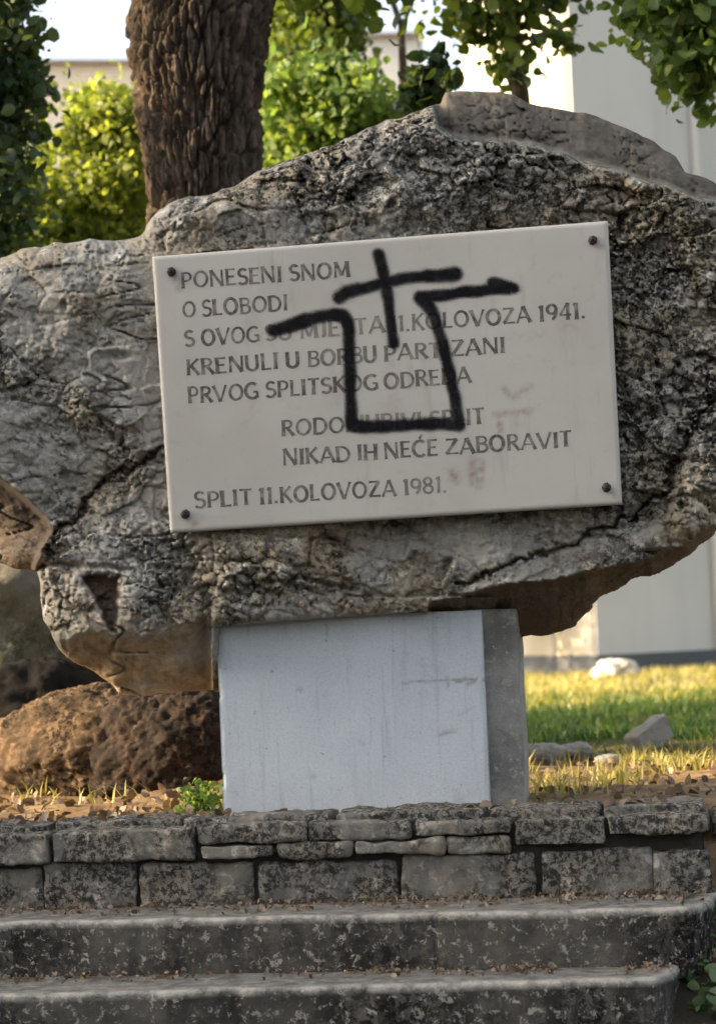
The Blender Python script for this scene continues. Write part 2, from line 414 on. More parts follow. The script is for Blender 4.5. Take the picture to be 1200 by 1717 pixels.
flank = [(-200, 690), (-60, 770), (0, 798), (45, 832), (76, 862), (92, 890), (72, 922), (60, 962), (0, 1000), (-200, 1000)]
fl_d, _, _ = seg_dist(X, Y, flank[:8]); flk = inside(X, Y, flank)
pocket = [(133, 964), (170, 958), (208, 962), (205, 1000), (201, 1042), (196, 1078), (182, 1062), (168, 1030), (150, 1004)]
Xj = X + 9 * fbm(u * 22, v * 22, oct=3, seed=161); Yj = Y + 9 * fbm(u * 22, v * 22, 4.0, 3, 162)
pk_d, _, _ = seg_dist(Xj, Yj, pocket, True); pk = inside(Xj, Yj, pocket)
crackL, _, _ = seg_dist(X + 11 * fbm(u * 18, v * 18, oct=4, seed=40, gain=.6), Y + 11 * fbm(u * 18, v * 18, 3.1, 4, 41, .6), [(86, 888), (125, 880), (148, 838), (180, 803), (215, 788), (278, 752)])
crackR, _, _ = seg_dist(X + 15 * fbm(u * 16, v * 16, oct=4, seed=42, gain=.6), Y + 15 * fbm(u * 16, v * 16, 3.1, 4, 43, .6), [(1230, 640), (1200, 662), (1168, 700), (1140, 760), (1112, 825), (1062, 865), (985, 900), (905, 930), (840, 955), (770, 982)])
crackB, _, _ = seg_dist(X, Y + 5 * perlin(u * 16, v * 16, seed=44), [(62, 950), (140, 945), (210, 955), (300, 952), (345, 962), (420, 985), (500, 968), (560, 985), (640, 990)])
lipR = sstep(0, 60, curve_y(X, [(700, 1000), (770, 985), (905, 932), (985, 902), (1062, 867), (1112, 827), (1140, 762), (1168, 702), (1230, 642)]) * -1 + Y) * (X > 700)
tl, tr, br, bl = (255, 430), (1018, 370), (1042, 845), (285, 893)
plq_d, _, _ = seg_dist(X, Y, [tl, tr, br, bl], True); plq = inside(X, Y, [tl, tr, br, bl])
# relief, metres
Rf = .10 + .04 * perlin(u * 3, v * 3, seed=50)
Rf = np.where((Y > 1000) & (X > 355) & (X < 830), .035, Rf)
tt = np.clip(d_m / Rf, 0, 1)
dep = -Rf * (1 - np.sqrt(np.maximum(0, 1 - (1 - tt) ** 2)))
rough = np.clip(.55 + 1.1 * fbm(u * 2.2, v * 2.2, oct=3, seed=51), .12, 1.15)
rough = np.maximum(rough, .95 * sstep(460, 300, Y) * (X > 480)); rough = np.maximum(rough, sstep(1000, 1090, X) * .95)
smooth_ = np.clip(sstep(-.02, .28, fbm(u * 2.6 + 3, v * 3.4, oct=3, seed=141)) * np.maximum(sstep(420, 250, X), sstep(860, 920, Y)) + .9 * sstep(150, 60, X) * sstep(640, 700, Y) * sstep(900, 860, Y), 0, 1) * (Y > 430)
rough = rough * (1 - .70 * capz) * (1 - .72 * smooth_)
rough = np.where(und_l | und_r | flk, .25, rough); calm = np.where(und_l | und_r | flk, .35, 1.0)
big = .05 * fbm(u * 2.2, v * 2.2, oct=2, seed=52)
med = .020 * fbm(wu * 8, wv * 8, oct=3, seed=53)
nn = fbm(wu * 15, wv * 15, 0.0, 2, 54, .45)
worm = -.030 * np.exp(-(nn / .11) ** 2)
n2 = perlin(wu * 34, wv * 34, seed=55)
w2u = u + .45 * (wu - u) + .006 * fbm(u * 26, v * 26, oct=3, seed=121); w2v = v + .45 * (wv - v) + .006 * fbm(u * 22, v * 26, oct=3, seed=122)
_, _, _, _ = 0, 0, 0, 0
A1, A2, AH, AT = worley((.4 * w2u + .6 * wu) * 8.5, (.4 * w2v + .6 * wv) * 13, 131); B1, B2, BH, BT = worley(w2u * 27 + 5, w2v * 32, 132)
mA = sstep(-.25, .35, fbm(u * 3.1, v * 3.1, oct=3, seed=133)); mB = sstep(-.2, .3, fbm(u * 4.3, v * 4.3, oct=3, seed=134))
cu = u + .022 * fbm(u * 30, v * 30, oct=3, seed=151); cv = v + .022 * fbm(u * 30, v * 30, oct=3, seed=152)
C1, C2, CH, CT = worley(cu * 46, cv * 52, 153); mC = sstep(-.15, .3, fbm(u * 3.7, v * 3.7, oct=3, seed=154))
n3 = fbm(cu * 19, cv * 19, 1.0, 3, 155, .55); crev = -.026 * np.exp(-(n3 / .045) ** 2) * sstep(-.1, .25, fbm(u * 5, v * 5, oct=3, seed=156))
crust = crev + mC * (.005 * CH + .010 * CT - .010 * np.exp(-((C2 - C1) / .14) ** 2)) + .012 * AH + .034 * AT - .016 * mA * np.exp(-((A2 - A1) / .075) ** 2) + mB * (.008 * BH + .026 * BT - .018 * np.exp(-((B2 - B1) / .12) ** 2))
hc = perlin(wu * 3.2, wv * 15, seed=135); hcr = -.026 * np.exp(-(hc / .022) ** 2) * sstep(-.1, .3, perlin(u * 4, v * 4, seed=136)) * sstep(620, 300, X)
worm2 = -.015 * np.exp(-(n2 / .16) ** 2)
pits = -.045 * sstep(.30, .62, fbm(wu * 20, wv * 20, 5.0, 2, 56)) * sstep(-.2, .3, fbm(u * 3, v * 3, oct=2, seed=57))
lay = .004 * np.abs(fbm(wu * 5, wv * 26, oct=3, seed=58)) * sstep(420, 200, X) * sstep(560, 700, Y)
fine = .004 * fbm(u * 70, v * 70, oct=3, seed=59)
dep = dep + big + med * (.5 + .5 * rough) + rough * (.10 * worm + .30 * worm2 + .8 * pits) + calm * (.22 + .80 * rough) * crust + hcr + lay + fine * (.4 + rough)
# facets of broken stone
fac = .03 * np.round(3.2 * fbm(wu * 4.5, wv * 4.5, 2.0, 2, 60)) / 3.2
dep = dep + fac * .8 * (1 - capz)
dep = dep - .11 * capz - .10 * capz * sstep(0, 90, cap_line - Y)
# cap step: vertical block edge near the top left corner of the cap
dep = dep - .05 * capz * sstep(752, 742, X - .15 * (Y - 160))
dep = np.where(und_r, dep - .05 * sstep(0, 8, t_r) - .0030 * t_r, dep)
dep = np.where(und_l, dep - .012 * sstep(0, 14, t_l) - .0019 * t_l, dep)
dep = np.where(flk, dep - .10 * sstep(0, 12, fl_d) - .0011 * np.clip(fl_d, 0, 140), dep)
dep = np.where(pk, dep - .07 * sstep(0, 14, pk_d), dep)
dep = dep - .045 * np.exp(-(crackL / 3.6) ** 2) - .06 * np.exp(-(crackR / 3.8) ** 2) - .030 * np.exp(-(crackB / 4.0) ** 2) * sstep(.1, -.2, perlin(u * 5, v * 5, seed=61))
dep = dep + .035 * lipR * (~und_r)
near = np.where(plq, 1.0, sstep(60, 0, plq_d))
dep = dep * (1 - near) + near * np.minimum(dep, .006 + .35 * dep)
dep = np.where(plq & (plq_d > 4), np.minimum(dep, .0), dep)
tb = np.clip(d_m / .20, 0, 1)
depb = -Rf - .34 * np.sqrt(np.maximum(0, 1 - (1 - tb) ** 2)) + .05 * fbm(u * 3, v * 3, oct=4, seed=63)
depb = np.where(ins, np.minimum(depb, dep - .03), dep)
base = onplane(X, Y, RP, RN)
RY = ray(X, Y); VF = CPOS + RY * (((RP - CPOS) @ RN + dep) / (RY @ RN))[..., None]; VB = base + RN * depb[..., None]
nI, nJ = X.shape
used = np.zeros((nI, nJ), bool)
used[:-1, :-1] |= keep; used[1:, :-1] |= keep; used[1:, 1:] |= keep; used[:-1, 1:] |= keep
idf = np.full((nI, nJ), -1); nf = used.sum(); idf[used] = np.arange(nf)
inn = used & ins
idb = idf.copy(); nb = inn.sum(); idb[inn] = nf + np.arange(nb)
ki, kj = np.nonzero(keep)
FF = np.stack([idf[ki, kj], idf[ki, kj + 1], idf[ki + 1, kj + 1], idf[ki + 1, kj]], -1)
FB = np.stack([idb[ki, kj], idb[ki + 1, kj], idb[ki + 1, kj + 1], idb[ki, kj + 1]], -1)
allV = np.concatenate([VF[used], VB[inn]])
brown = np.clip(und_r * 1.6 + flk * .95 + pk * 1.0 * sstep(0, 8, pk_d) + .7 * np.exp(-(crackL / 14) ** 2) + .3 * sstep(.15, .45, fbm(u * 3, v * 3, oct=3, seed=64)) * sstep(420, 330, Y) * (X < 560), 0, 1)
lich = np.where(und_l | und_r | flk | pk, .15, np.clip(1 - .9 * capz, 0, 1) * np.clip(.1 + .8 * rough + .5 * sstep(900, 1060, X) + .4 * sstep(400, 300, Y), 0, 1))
cat = lambda a: np.concatenate([a[used], a[inn]])
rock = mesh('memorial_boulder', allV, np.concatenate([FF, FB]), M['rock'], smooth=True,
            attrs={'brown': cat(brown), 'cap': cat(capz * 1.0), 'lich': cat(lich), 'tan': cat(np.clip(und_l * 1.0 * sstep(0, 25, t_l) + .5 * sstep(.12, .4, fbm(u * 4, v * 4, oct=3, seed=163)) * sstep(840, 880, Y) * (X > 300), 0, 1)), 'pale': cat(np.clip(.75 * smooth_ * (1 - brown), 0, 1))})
tag(rock, 'huge pitted grey limestone boulder set on the plinth and carrying the plaque', 'boulder')

# ------------------------------------------------------------------ plaque
PN = np.array([math.sin(R(-7.5)), -math.cos(R(-7.5)), 0.0])
PP = RP + RN * .040
qx = lambda s, t: ((1 - s) * (1 - t) * tl[0] + s * (1 - t) * tr[0] + s * t * br[0] + (1 - s) * t * bl[0])
qy = lambda s, t: ((1 - s) * (1 - t) * tl[1] + s * (1 - t) * tr[1] + s * t * br[1] + (1 - s) * t * bl[1])
plaque = thing('memorial_plaque', 'pale stone plaque with engraved dedication and black graffiti on the big boulder', 'plaque')
ns_, nt_ = 191, 121
s_, t_ = np.meshgrid(np.linspace(0, 1, ns_), np.linspace(0, 1, nt_), indexing='ij')
QX, QY = qx(s_, t_), qy(s_, t_)
chip = 1.6 * fbm(QX * .05, QY * .05, oct=3, seed=70)
e = np.minimum.reduce([s_ * 763, (1 - s_) * 763, t_ * 470, (1 - t_) * 470])
rust = np.zeros_like(QX)
for pl, wd, k in [([(843, 650), (858, 668), (888, 648)], 5, .55), ([(828, 695), (862, 692), (890, 688)], 4, .6), ([(836, 697), (838, 722)], 4, .7),
                  ([(866, 693), (868, 715)], 3, .4), ([(792, 772), (792, 808)], 6, .75), ([(806, 776), (802, 812)], 6, .8), ([(760, 795), (763, 803)], 7, .8),
                  ([(290, 459), (302, 480)], 6, .8), ([(312, 866), (326, 880)], 5, .7), ([(995, 408), (1006, 416)], 4, .5), ([(1018, 822), (1030, 832)], 4, .5),
                  ([(545, 490), (560, 700)], 9, .08), ([(655, 585), (662, 700)], 11, .16), ([(425, 650), (425, 690)], 8, .15), ([(860, 565), (905, 560)], 10, .16), ([(940, 545), (965, 548)], 7, .2)]:
    dd, _, _ = seg_dist(QX, QY, pl); rust = np.maximum(rust, k * np.exp(-(dd / (wd * 1.25)) ** 2) * (.7 + .9 * perlin(QX * .12, QY * .12, seed=71)))
front = onplane(QX, QY, PP + PN * .030, PN) + PN * (-.004 * np.exp(-(e / 2.2) ** 2))[..., None]
nV = ns_ * nt_
ring = [i * nt_ for i in range(ns_)] + [(ns_ - 1) * nt_ + j for j in range(1, nt_)] + [i * nt_ + nt_ - 1 for i in range(ns_ - 2, -1, -1)] + [j for j in range(nt_ - 2, 0, -1)]
fr = front.reshape(-1, 3); back = fr[ring] - PN * .040
Fq = grid_faces(ns_, nt_)[:, ::-1]
nr = len(ring)
Fr = np.array([[ring[k], nV + k, nV + (k + 1) % nr, ring[(k + 1) % nr]] for k in range(nr)])[:, ::-1]
rim = .6 * np.exp(-(e / 5.0) ** 2)
slab = mesh('slab', np.concatenate([fr, back]), np.concatenate([Fq, Fr]), M['plaque'], plaque,
            attrs={'rust': np.concatenate([rust.ravel(), np.zeros(nr)]), 'rim': np.concatenate([rim.ravel(), np.ones(nr) * .2])})

def arc(cx, cy, rx, ry, a0, a1, n=14):
    return [(cx + rx * math.cos(R(a0 + (a1 - a0) * k / n)), cy + ry * math.sin(R(a0 + (a1 - a0) * k / n))) for k in range(n + 1)]
TK, TN = .185, .125
GL = {   # advance width, strokes (weight, points); y up, cap height 1
 'A': (.72, [(TN, [(.03, 0), (.36, 1)]), (TK, [(.36, 1), (.69, 0)]), (TN, [(.16, .33), (.57, .33)])]),
 'B': (.58, [(TK, [(.10, 0), (.10, 1)]), (TN, [(.10, .95)] + arc(.30, .75, .20, .20, 90, -90) + [(.10, .55)]), (.16, [(.10, .53)] + arc(.32, .29, .22, .24, 90, -90) + [(.10, .05)])]),
 'C': (.66, [(.165, arc(.40, .5, .34, .45, 50, 310, 22))]),
 'D': (.70, [(TK, [(.10, 0), (.10, 1)]), (.16, [(.10, .95), (.25, .95)] + arc(.28, .5, .36, .45, 90, -90, 18) + [(.10, .05)])]),
 'E': (.54, [(TK, [(.10, 0), (.10, 1)]), (TN, [(.10, .94), (.50, .94)]), (TN, [(.10, .52), (.44, .52)]), (TN, [(.10, .06), (.52, .06)])]),
 'G': (.70, [(.165, arc(.40, .5, .34, .45, 50, 320, 22)), (.15, [(.64, .06), (.64, .44)]), (TN, [(.44, .44), (.66, .44)])]),
 'H': (.70, [(TK, [(.10, 0), (.10, 1)]), (TK, [(.60, 0), (.60, 1)]), (TN, [(.10, .5), (.60, .5)])]),
 'I': (.26, [(TK, [(.13, 0), (.13, 1)])]),
 'J': (.34, [(TK, [(.22, 1), (.22, .22)] + arc(.10, .20, .12, .15, 0, -90, 6))]),
 'K': (.64, [(TK, [(.10, 0), (.10, 1)]), (TN, [(.12, .48), (.56, 1)]), (TK, [(.24, .56), (.60, 0)])]),
 'L': (.50, [(TK, [(.10, 0), (.10, 1)]), (TN, [(.10, .06), (.49, .06)])]),
 'M': (.84, [(TN, [(.10, 0), (.13, 1)]), (TK, [(.13, 1), (.42, .12)]), (TN, [(.42, .12), (.70, 1)]), (TK, [(.70, 1), (.75, 0)])]),
 'N': (.74, [(TN, [(.10, 0), (.10, 1)]), (TK, [(.10, 1), (.64, 0)]), (TN, [(.64, 0), (.64, 1)])]),
 'O': (.78, [(.165, arc(.39, .5, .31, .45, 90, 450, 28))]),
 'P': (.56, [(TK, [(.10, 0), (.10, 1)]), (.14, [(.10, .95), (.26, .95)] + arc(.28, .70, .22, .25, 90, -90) + [(.10, .45)])]),
 'R': (.62, [(TK, [(.10, 0), (.10, 1)]), (.14, [(.10, .95), (.26, .95)] + arc(.28, .73, .20, .22, 90, -90) + [(.10, .51)]), (TK, [(.28, .50), (.60, 0)])]),
 'S': (.54, [(.16, arc(.28, .73, .19, .22, 30, 180, 12)[:-1] + arc(.28, .73, .19, .22, 180, 245, 5) + arc(.27, .28, .22, .24, 65, -150, 16))]),
 'T': (.60, [(TK, [(.30, 0), (.30, 1)]), (TN, [(.02, .94), (.58, .94)])]),
 'U': (.68, [(TK, [(.10, 1), (.10, .34)] + arc(.34, .32, .24, .28, 180, 360, 14) + [(.58, .34), (.58, 1)])]),
 'V': (.70, [(TK, [(.03, 1), (.35, 0)]), (TN, [(.35, 0), (.67, 1)])]),
 'Z': (.64, [(TN, [(.06, .94), (.58, .94)]), (TK, [(.56, .94), (.08, .06)]), (TN, [(.05, .06), (.62, .06)])]),
 '1': (.32, [(TK, [(.18, 0), (.18, 1)]), (TN, [(.18, .98), (.05, .84)])]),
 '4': (.60, [(TK, [(.42, 0), (.42, 1)]), (TN, [(.42, 1), (.04, .30)]), (TN, [(.04, .30), (.58, .30)])]),
 '8': (.56, [(.15, arc(.28, .74, .18, .21, 90, 450, 18)), (.15, arc(.28, .27, .22, .23, 90, 450, 18))]),
 '9': (.56, [(.15, arc(.28, .68, .21, .27, 90, 450, 20)), (.15, arc(.20, .62, .29, .58, 8, -75, 10))]),
 '.': (.22, [(.16, [(.11, .0), (.11, .15)])]),
}
GL['\u0106'] = (.66, GL['C'][1] + [(TN, [(.38, 1.08), (.52, 1.30)])])
def ribbon(pts, wgt, serif):
    P = np.array(pts, float); n = len(P)
    tg = np.zeros_like(P); tg[1:-1] = P[2:] - P[:-2]; tg[0] = P[1] - P[0]; tg[-1] = P[-1] - P[-2]
    tg /= np.linalg.norm(tg, axis=1)[:, None] + 1e-9
    nm = np.stack([-tg[:, 1], tg[:, 0]], -1)
    wd = np.full(n, wgt / 2)
    if n == 2 and serif:   # straight strokes flare gently at the ends
        ts = np.array([0, .10, .5, .9, 1.0]); P = P[0] + (P[1] - P[0]) * ts[:, None]; nm = np.repeat(nm[:1], 5, 0)
        wd = wgt / 2 * np.array([1.28, 1.02, .88, 1.02, 1.28])
    return P + nm * wd[:, None], P - nm * wd[:, None]
CAPH = 27.5
def line_of_text(words, y_at, fade_fn):
    V, Fc, fade = [], [], []
    for txt, xa, xb in words:
        tot = sum(GL[c][0] for c in txt) + .06 * (len(txt) - 1)
        hx = (xb - xa) / tot; x = xa
        for c in txt:
            adv, strokes = GL[c]; jy = random.uniform(-.6, .6); js = random.uniform(.97, 1.03); sh = random.uniform(-.03, .03)
            fl = fade_fn(x)
            for k, (wg, pts) in enumerate(strokes):
                A, B = ribbon(pts, wg * random.uniform(.85, 1.1), True)
                n = len(A); b0 = len(V)
                up = .0004 + .00007 * k
                for pr in list(A) + list(B):
                    gx_ = x + (pr[0] + sh * pr[1]) * hx
                    sl = (y_at(xb) - y_at(xa)) / max(1, xb - xa)
                    yy = y_at(gx_) + jy - pr[1] * CAPH * js
                    gx2 = gx_ + (-.052) * pr[1] * CAPH      # the plaque leans, so do the uprights
                    V.append(onplane(gx2, yy, PP + PN * (.030 + up), PN)); fade.append(np.clip(fl + random.uniform(-.12, .12), 0, 1))
                for i in range(n - 1): Fc.append((b0 + i, b0 + i + 1, b0 + n + i + 1, b0 + n + i))
            x += (adv + .06) * hx
    o = mesh('inscription_line', np.array(V), Fc, M['ink'], plaque, attrs={'fade': np.array(fade)})
    return o
LIN = lambda x0, y0, x1, y1: (lambda x: y0 + (y1 - y0) * (x - x0) / (x1 - x0))
f0 = lambda x: .12
line_of_text([('PONESENI', 304, 473), ('SNOM', 485, 587)], LIN(305, 484, 586, 465), f0)
line_of_text([('O', 306, 329), ('SLOBODI', 338, 483)], LIN(307, 533, 482, 521), f0)
line_of_text([('S', 310, 327), ('OVOG', 338, 435), ('SU', 445, 490), ('MJESTA', 503, 645), ('11.', 655, 687), ('KOLOVOZA', 690, 890), ('1941.', 902, 981)],
             LIN(311, 582, 980, 534), lambda x: .55 if 440 < x < 600 else (.4 if 600 < x < 720 else .12))
line_of_text([('KRENULI', 313, 467), ('U', 479, 503), ('BORBU', 516, 632), ('PARTIZANI', 644, 847)], LIN(313, 630, 846, 592), lambda x: .3 if 510 < x < 760 else .12)
line_of_text([('PRVOG', 316, 434), ('SPLITSKOG', 445, 634), ('ODREDA', 643, 790)], LIN(317, 677, 789, 642), lambda x: .25 if x > 560 else .12)
line_of_text([('RODOLJUBIVI', 472, 708), ('SPLIT', 720, 813)], LIN(473, 732, 811, 711), lambda x: .5 if 570 < x < 770 else .2)
line_of_text([('NIKAD', 474, 588), ('IH', 599, 633), ('NE\u0106E', 644, 734), ('ZABORAVIT', 746, 959)], LIN(475, 781, 957, 749), lambda x: .15)
line_of_text([('SPLIT', 326, 424), ('11.', 434, 467), ('KOLOVOZA', 470, 664), ('1981.', 676, 749)], LIN(327, 853, 748, 826), lambda x: .45 if x > 670 else .15)

# graffiti: one coat of spray paint lying on the slab
strokes = [
 (10.5, [(634, 427), (638, 442), (643, 462), (650, 500)]), (9, [(650, 500), (655, 540), (660, 575)]),
 (11.5, [(569, 499), (580, 491), (600, 485)]), (10, [(600, 485), (643, 474), (675, 467), (717, 462)]), (11.5, [(717, 462), (761, 459)]), (13.0, [(755, 460), (762, 458)]),
 (11.5, [(458, 554), (480, 547), (513, 537)]), (10.5, [(513, 537), (540, 530), (560, 527), (575, 530), (583, 540), (585, 556), (585, 587), (586, 633), (588, 677), (588, 712)]),
 (10.5, [(588, 712), (613, 716), (640, 716), (692, 712), (745, 711), (769, 714)]), (10, [(769, 714), (762, 667), (752, 618), (740, 572), (727, 530)]),
 (11.5, [(727, 530), (716, 510), (704, 498)]), (10, [(704, 497), (727, 497), (773, 490), (815, 486), (850, 484)]), (10.5, [(826, 475), (845, 478), (860, 483)]), (7, [(590, 700), (600, 712)])]
gcell = 1.5
GXs, GYs = np.meshgrid(np.arange(430, 890, gcell), np.arange(400, 745, gcell), indexing='ij')
pw = np.zeros(GXs.shape)
for wd, pl in strokes:
    dd, _, _ = seg_dist(GXs, GYs, pl)
    pw = np.maximum(pw, np.clip(1 - (dd - wd * (.34 + .24 * perlin(GXs * .035, GYs * .035, wd, 170))) / (wd * 1.15), 0, 1))
kc = (pw[:-1, :-1] > .02) | (pw[1:, 1:] > .02) | (pw[1:, :-1] > .02) | (pw[:-1, 1:] > .02)
us = np.zeros(pw.shape, bool); us[:-1, :-1] |= kc; us[1:, :-1] |= kc; us[1:, 1:] |= kc; us[:-1, 1:] |= kc
ids = np.full(pw.shape, -1); ids[us] = np.arange(us.sum()); ki, kj = np.nonzero(kc)
gf = np.stack([ids[ki, kj], ids[ki, kj + 1], ids[ki + 1, kj + 1], ids[ki + 1, kj]], -1)
gr = mesh('graffiti', onplane(GXs[us], GYs[us], PP + PN * .0313, PN), gf, M['spray'], plaque, attrs={'paint': pw[us]})
gr['label'] = 'black spray painted cross above a hat-shaped outline'

def lathe(name, prof, base, axis_, mat, parent, seg=8, jitter=0.0):
    a = np.asarray(axis_) / np.linalg.norm(axis_); t1 = np.cross(a, [0, 0, 1.0]); t1 = t1 / np.linalg.norm(t1) if np.linalg.norm(t1) > 1e-6 else np.array([1.0, 0, 0]); t2 = np.cross(a, t1)
    V, Fc = [], []
    for r_, h_ in prof:
        for k in range(seg):
            th = 2 * math.pi * k / seg; V.append(np.asarray(base) + a * h_ + (t1 * math.cos(th) + t2 * math.sin(th)) * r_ * (1 + random.uniform(-jitter, jitter)))
    for i in range(len(prof) - 1):
        for k in range(seg): Fc.append((i * seg + k, i * seg + (k + 1) % seg, (i + 1) * seg + (k + 1) % seg, (i + 1) * seg + k))
    Fc.append(tuple(range((len(prof) - 1) * seg, len(prof) * seg)))
    return mesh(name, V, Fc, mat, parent)
for bx_, by_ in [(288, 456), (993, 403), (311, 862), (1016, 817)]:
    lathe('bolt', [(.0125, -.002), (.0125, .004), (.010, .008), (.0075, .020), (.003, .026)], onplane(bx_, by_, PP + PN * .030, PN), PN, M['bolt'], plaque, 7, .1)

# ------------------------------------------------------------------ generic rough blocks and stones
def rough_block(name, O, ax, ay, az, mat, parent=None, rnd=.02, amp=.006, res=.012, seed=1, nsc=9.0, attrs=None):
    """box with corner O and edge vectors ax, ay, az; rounded edges and a rough skin"""
    O, ax, ay, az = [np.asarray(q, float) for q in (O, ax, ay, az)]
    L = [np.linalg.norm(q) for q in (ax, ay, az)]; E = [q / l for q, l in zip((ax, ay, az), L)]
    V, Fc, off = [], [], 0
    for k in range(3):
        i, j = (k + 1) % 3, (k + 2) % 3
        ni, nj = max(3, int(L[i] / res) + 1), max(3, int(L[j] / res) + 1)
        a, b_ = np.meshgrid(np.linspace(0, L[i], ni), np.linspace(0, L[j], nj), indexing='ij')
        for s in (0, 1):
            c = np.zeros(a.shape + (3,)); c[..., i] = a; c[..., j] = b_; c[..., k] = L[k] * s
            V.append(c.reshape(-1, 3)); fc = grid_faces(ni, nj) + off
            Fc.append(fc if s else fc[:, ::-1]); off += ni * nj
    c = np.concatenate(V); half = np.array(L) / 2; q = c - half
    r_ = min(rnd, *(half * .9))
    core = np.clip(q, -(half - r_), half - r_); dlt = q - core
    ln = np.linalg.norm(dlt, axis=1)[:, None] + 1e-9
    nrm = dlt / ln
    q = core + nrm * r_
    n1 = fbm(q[:, 0] * nsc + seed * 3.7, q[:, 1] * nsc, q[:, 2] * nsc, 5, seed)
    n2 = perlin(q[:, 0] * 2.7 + seed * 1.7, q[:, 1] * 2.7, q[:, 2] * 2.7, seed + 9)
    q = q + nrm * (amp * (n1 + 1.2 * n2))[:, None]
    P = O + (q + half) @ np.array(E)
    Fa = np.concatenate(Fc)
    # weld the shared edges
    key = np.round(P / 1e-5).astype(np.int64)
    _, idx, inv = np.unique(key, axis=0, return_index=True, return_inverse=True)
    inv = inv.ravel()
    return mesh(name, P[idx], inv[Fa], mat, parent, smooth=True)

def boulder(name, C, rad, mat, label, cat='boulder', amp=.12, fac=.0, seed=1, res=(150, 90), fine=.03, group=None, yaw=0.0, worm=0.0, pw_=1.0):
    th, ph = np.meshgrid(np.linspace(0, 2 * np.pi, res[0], endpoint=False), np.linspace(-np.pi / 2, np.pi / 2, res[1]), indexing='ij')
    sg = lambda q: np.sign(q) * np.abs(q) ** pw_
    d = np.stack([sg(np.cos(th)) * sg(np.cos(ph)), sg(np.sin(th)) * sg(np.cos(ph)), sg(np.sin(ph))], -1)
    P0 = d * np.asarray(rad); qd = P0 / np.mean(rad)
    n = amp * fbm(d[..., 0] * 1.6 + seed, d[..., 1] * 1.6, d[..., 2] * 1.6, 4, seed)
    if fac: n = n + fac * np.round(3 * perlin(d[..., 0] * 2.2, d[..., 1] * 2.2, d[..., 2] * 2.2, seed + 5)) / 3
    n = n + fine * fbm(qd[..., 0] * 7, qd[..., 1] * 7, qd[..., 2] * 7, 4, seed + 7, .6)
    if worm: n = n - worm * np.exp(-(fbm(qd[..., 0] * 6, qd[..., 1] * 6, qd[..., 2] * 6, 2, seed + 11) / .12) ** 2)
    P = d * (1 + n)[..., None] * np.asarray(rad)
    c, s = math.cos(yaw), math.sin(yaw); P = P @ np.array([[c, s, 0], [-s, c, 0], [0, 0, 1.0]])
    o = mesh(name, P.reshape(-1, 3), grid_faces(res[0], res[1], True), mat, smooth=True); o.location = C
    return tag(o, label, cat, group)

# ------------------------------------------------------------------ plinth
plinth = thing('plinth', 'grey concrete plinth with pale blue-grey front panel under the big boulder', 'plinth')
A, B = onz(375, 1372, 0.0), onz(822, 1357, 0.0)
ex = (B - A); wpl = np.linalg.norm(ex); ex /= wpl; ey = np.array([-ex[1], ex[0], 0.0]); ez = np.array([0, 0, 1.0])
# panel as a fine slab whose front carries the crack
npx, npz, hp = 140, 100, .518
a_, b_ = np.meshgrid(np.linspace(0, wpl, npx), np.linspace(-.02, hp, npz), indexing='ij')
ip = a_ / wpl * 447 + 372 - (hp - b_) * 0; iy = 1365 - b_ * 640 - (a_ / wpl) * 16
crk = np.zeros(a_.shape)
for pl, wd, k in [([(682, 1139), (720, 1137), (752, 1135), (770, 1134), (806, 1133)], 1.6, .9), ([(756, 1128), (757, 1146)], 2, .7), ([(772, 1136), (786, 1133)], 3.5, .9), ([(790, 1140), (803, 1136)], 3, .8),
                  ([(772, 1195), (800, 1178)], 2, .3), ([(742, 1224), (765, 1220)], 3.5, .55), ([(558, 1042), (559, 1060)], 2, .5), ([(507, 1148), (512, 1150)], 3, .6), ([(524, 1294), (528, 1296)], 3, .5), ([(606, 1238), (612, 1240)], 3, .4)]:
    dd, _, _ = seg_dist(ip, iy + 3 * perlin(ip * .06, iy * .06, seed=80), pl); crk = np.maximum(crk, k * np.exp(-(dd / wd) ** 2) * (.7 + .6 * perlin(ip * .15, iy * .15, seed=81)))
ed = np.minimum.reduce([a_, wpl - a_, hp - b_])
off = -.010 * np.exp(-(ed / .006) ** 2) * sstep(.2, .5, fbm(a_ * 14, b_ * 14, oct=3, seed=83)) - .003 * np.exp(-(ed / .004) ** 2) + .0015 * fbm(a_ * 6, b_ * 6, oct=3, seed=82) - .002 * np.clip(crk, 0, 1)
fr = (A + a_[..., None] * ex + b_[..., None] * ez - ey * off[..., None]).reshape(-1, 3)
ring = [i * npz for i in range(npx)] + [(npx - 1) * npz + j for j in range(1, npz)] + [i * npz + npz - 1 for i in range(npx - 2, -1, -1)] + list(range(npz - 2, 0, -1))
bk = fr[ring] + ey * .035; nr = len(ring); n0 = len(fr)
Fr = np.array([[ring[k], n0 + k, n0 + (k + 1) % nr, ring[(k + 1) % nr]] for k in range(nr)])
mesh('front_panel', np.concatenate([fr, bk]), np.concatenate([grid_faces(npx, npz), Fr[:, ::-1]]), M['panel'], plinth, attrs={'crack': np.concatenate([crk.ravel(), np.zeros(nr)])})
P0 = A + ey * .038 + ex * .012 - ez * .08
rough_block('body', P0, ex * (wpl + .076), ey * .40, ez * .60, M['plinth'], plinth, .006, .0035, .012, 4)

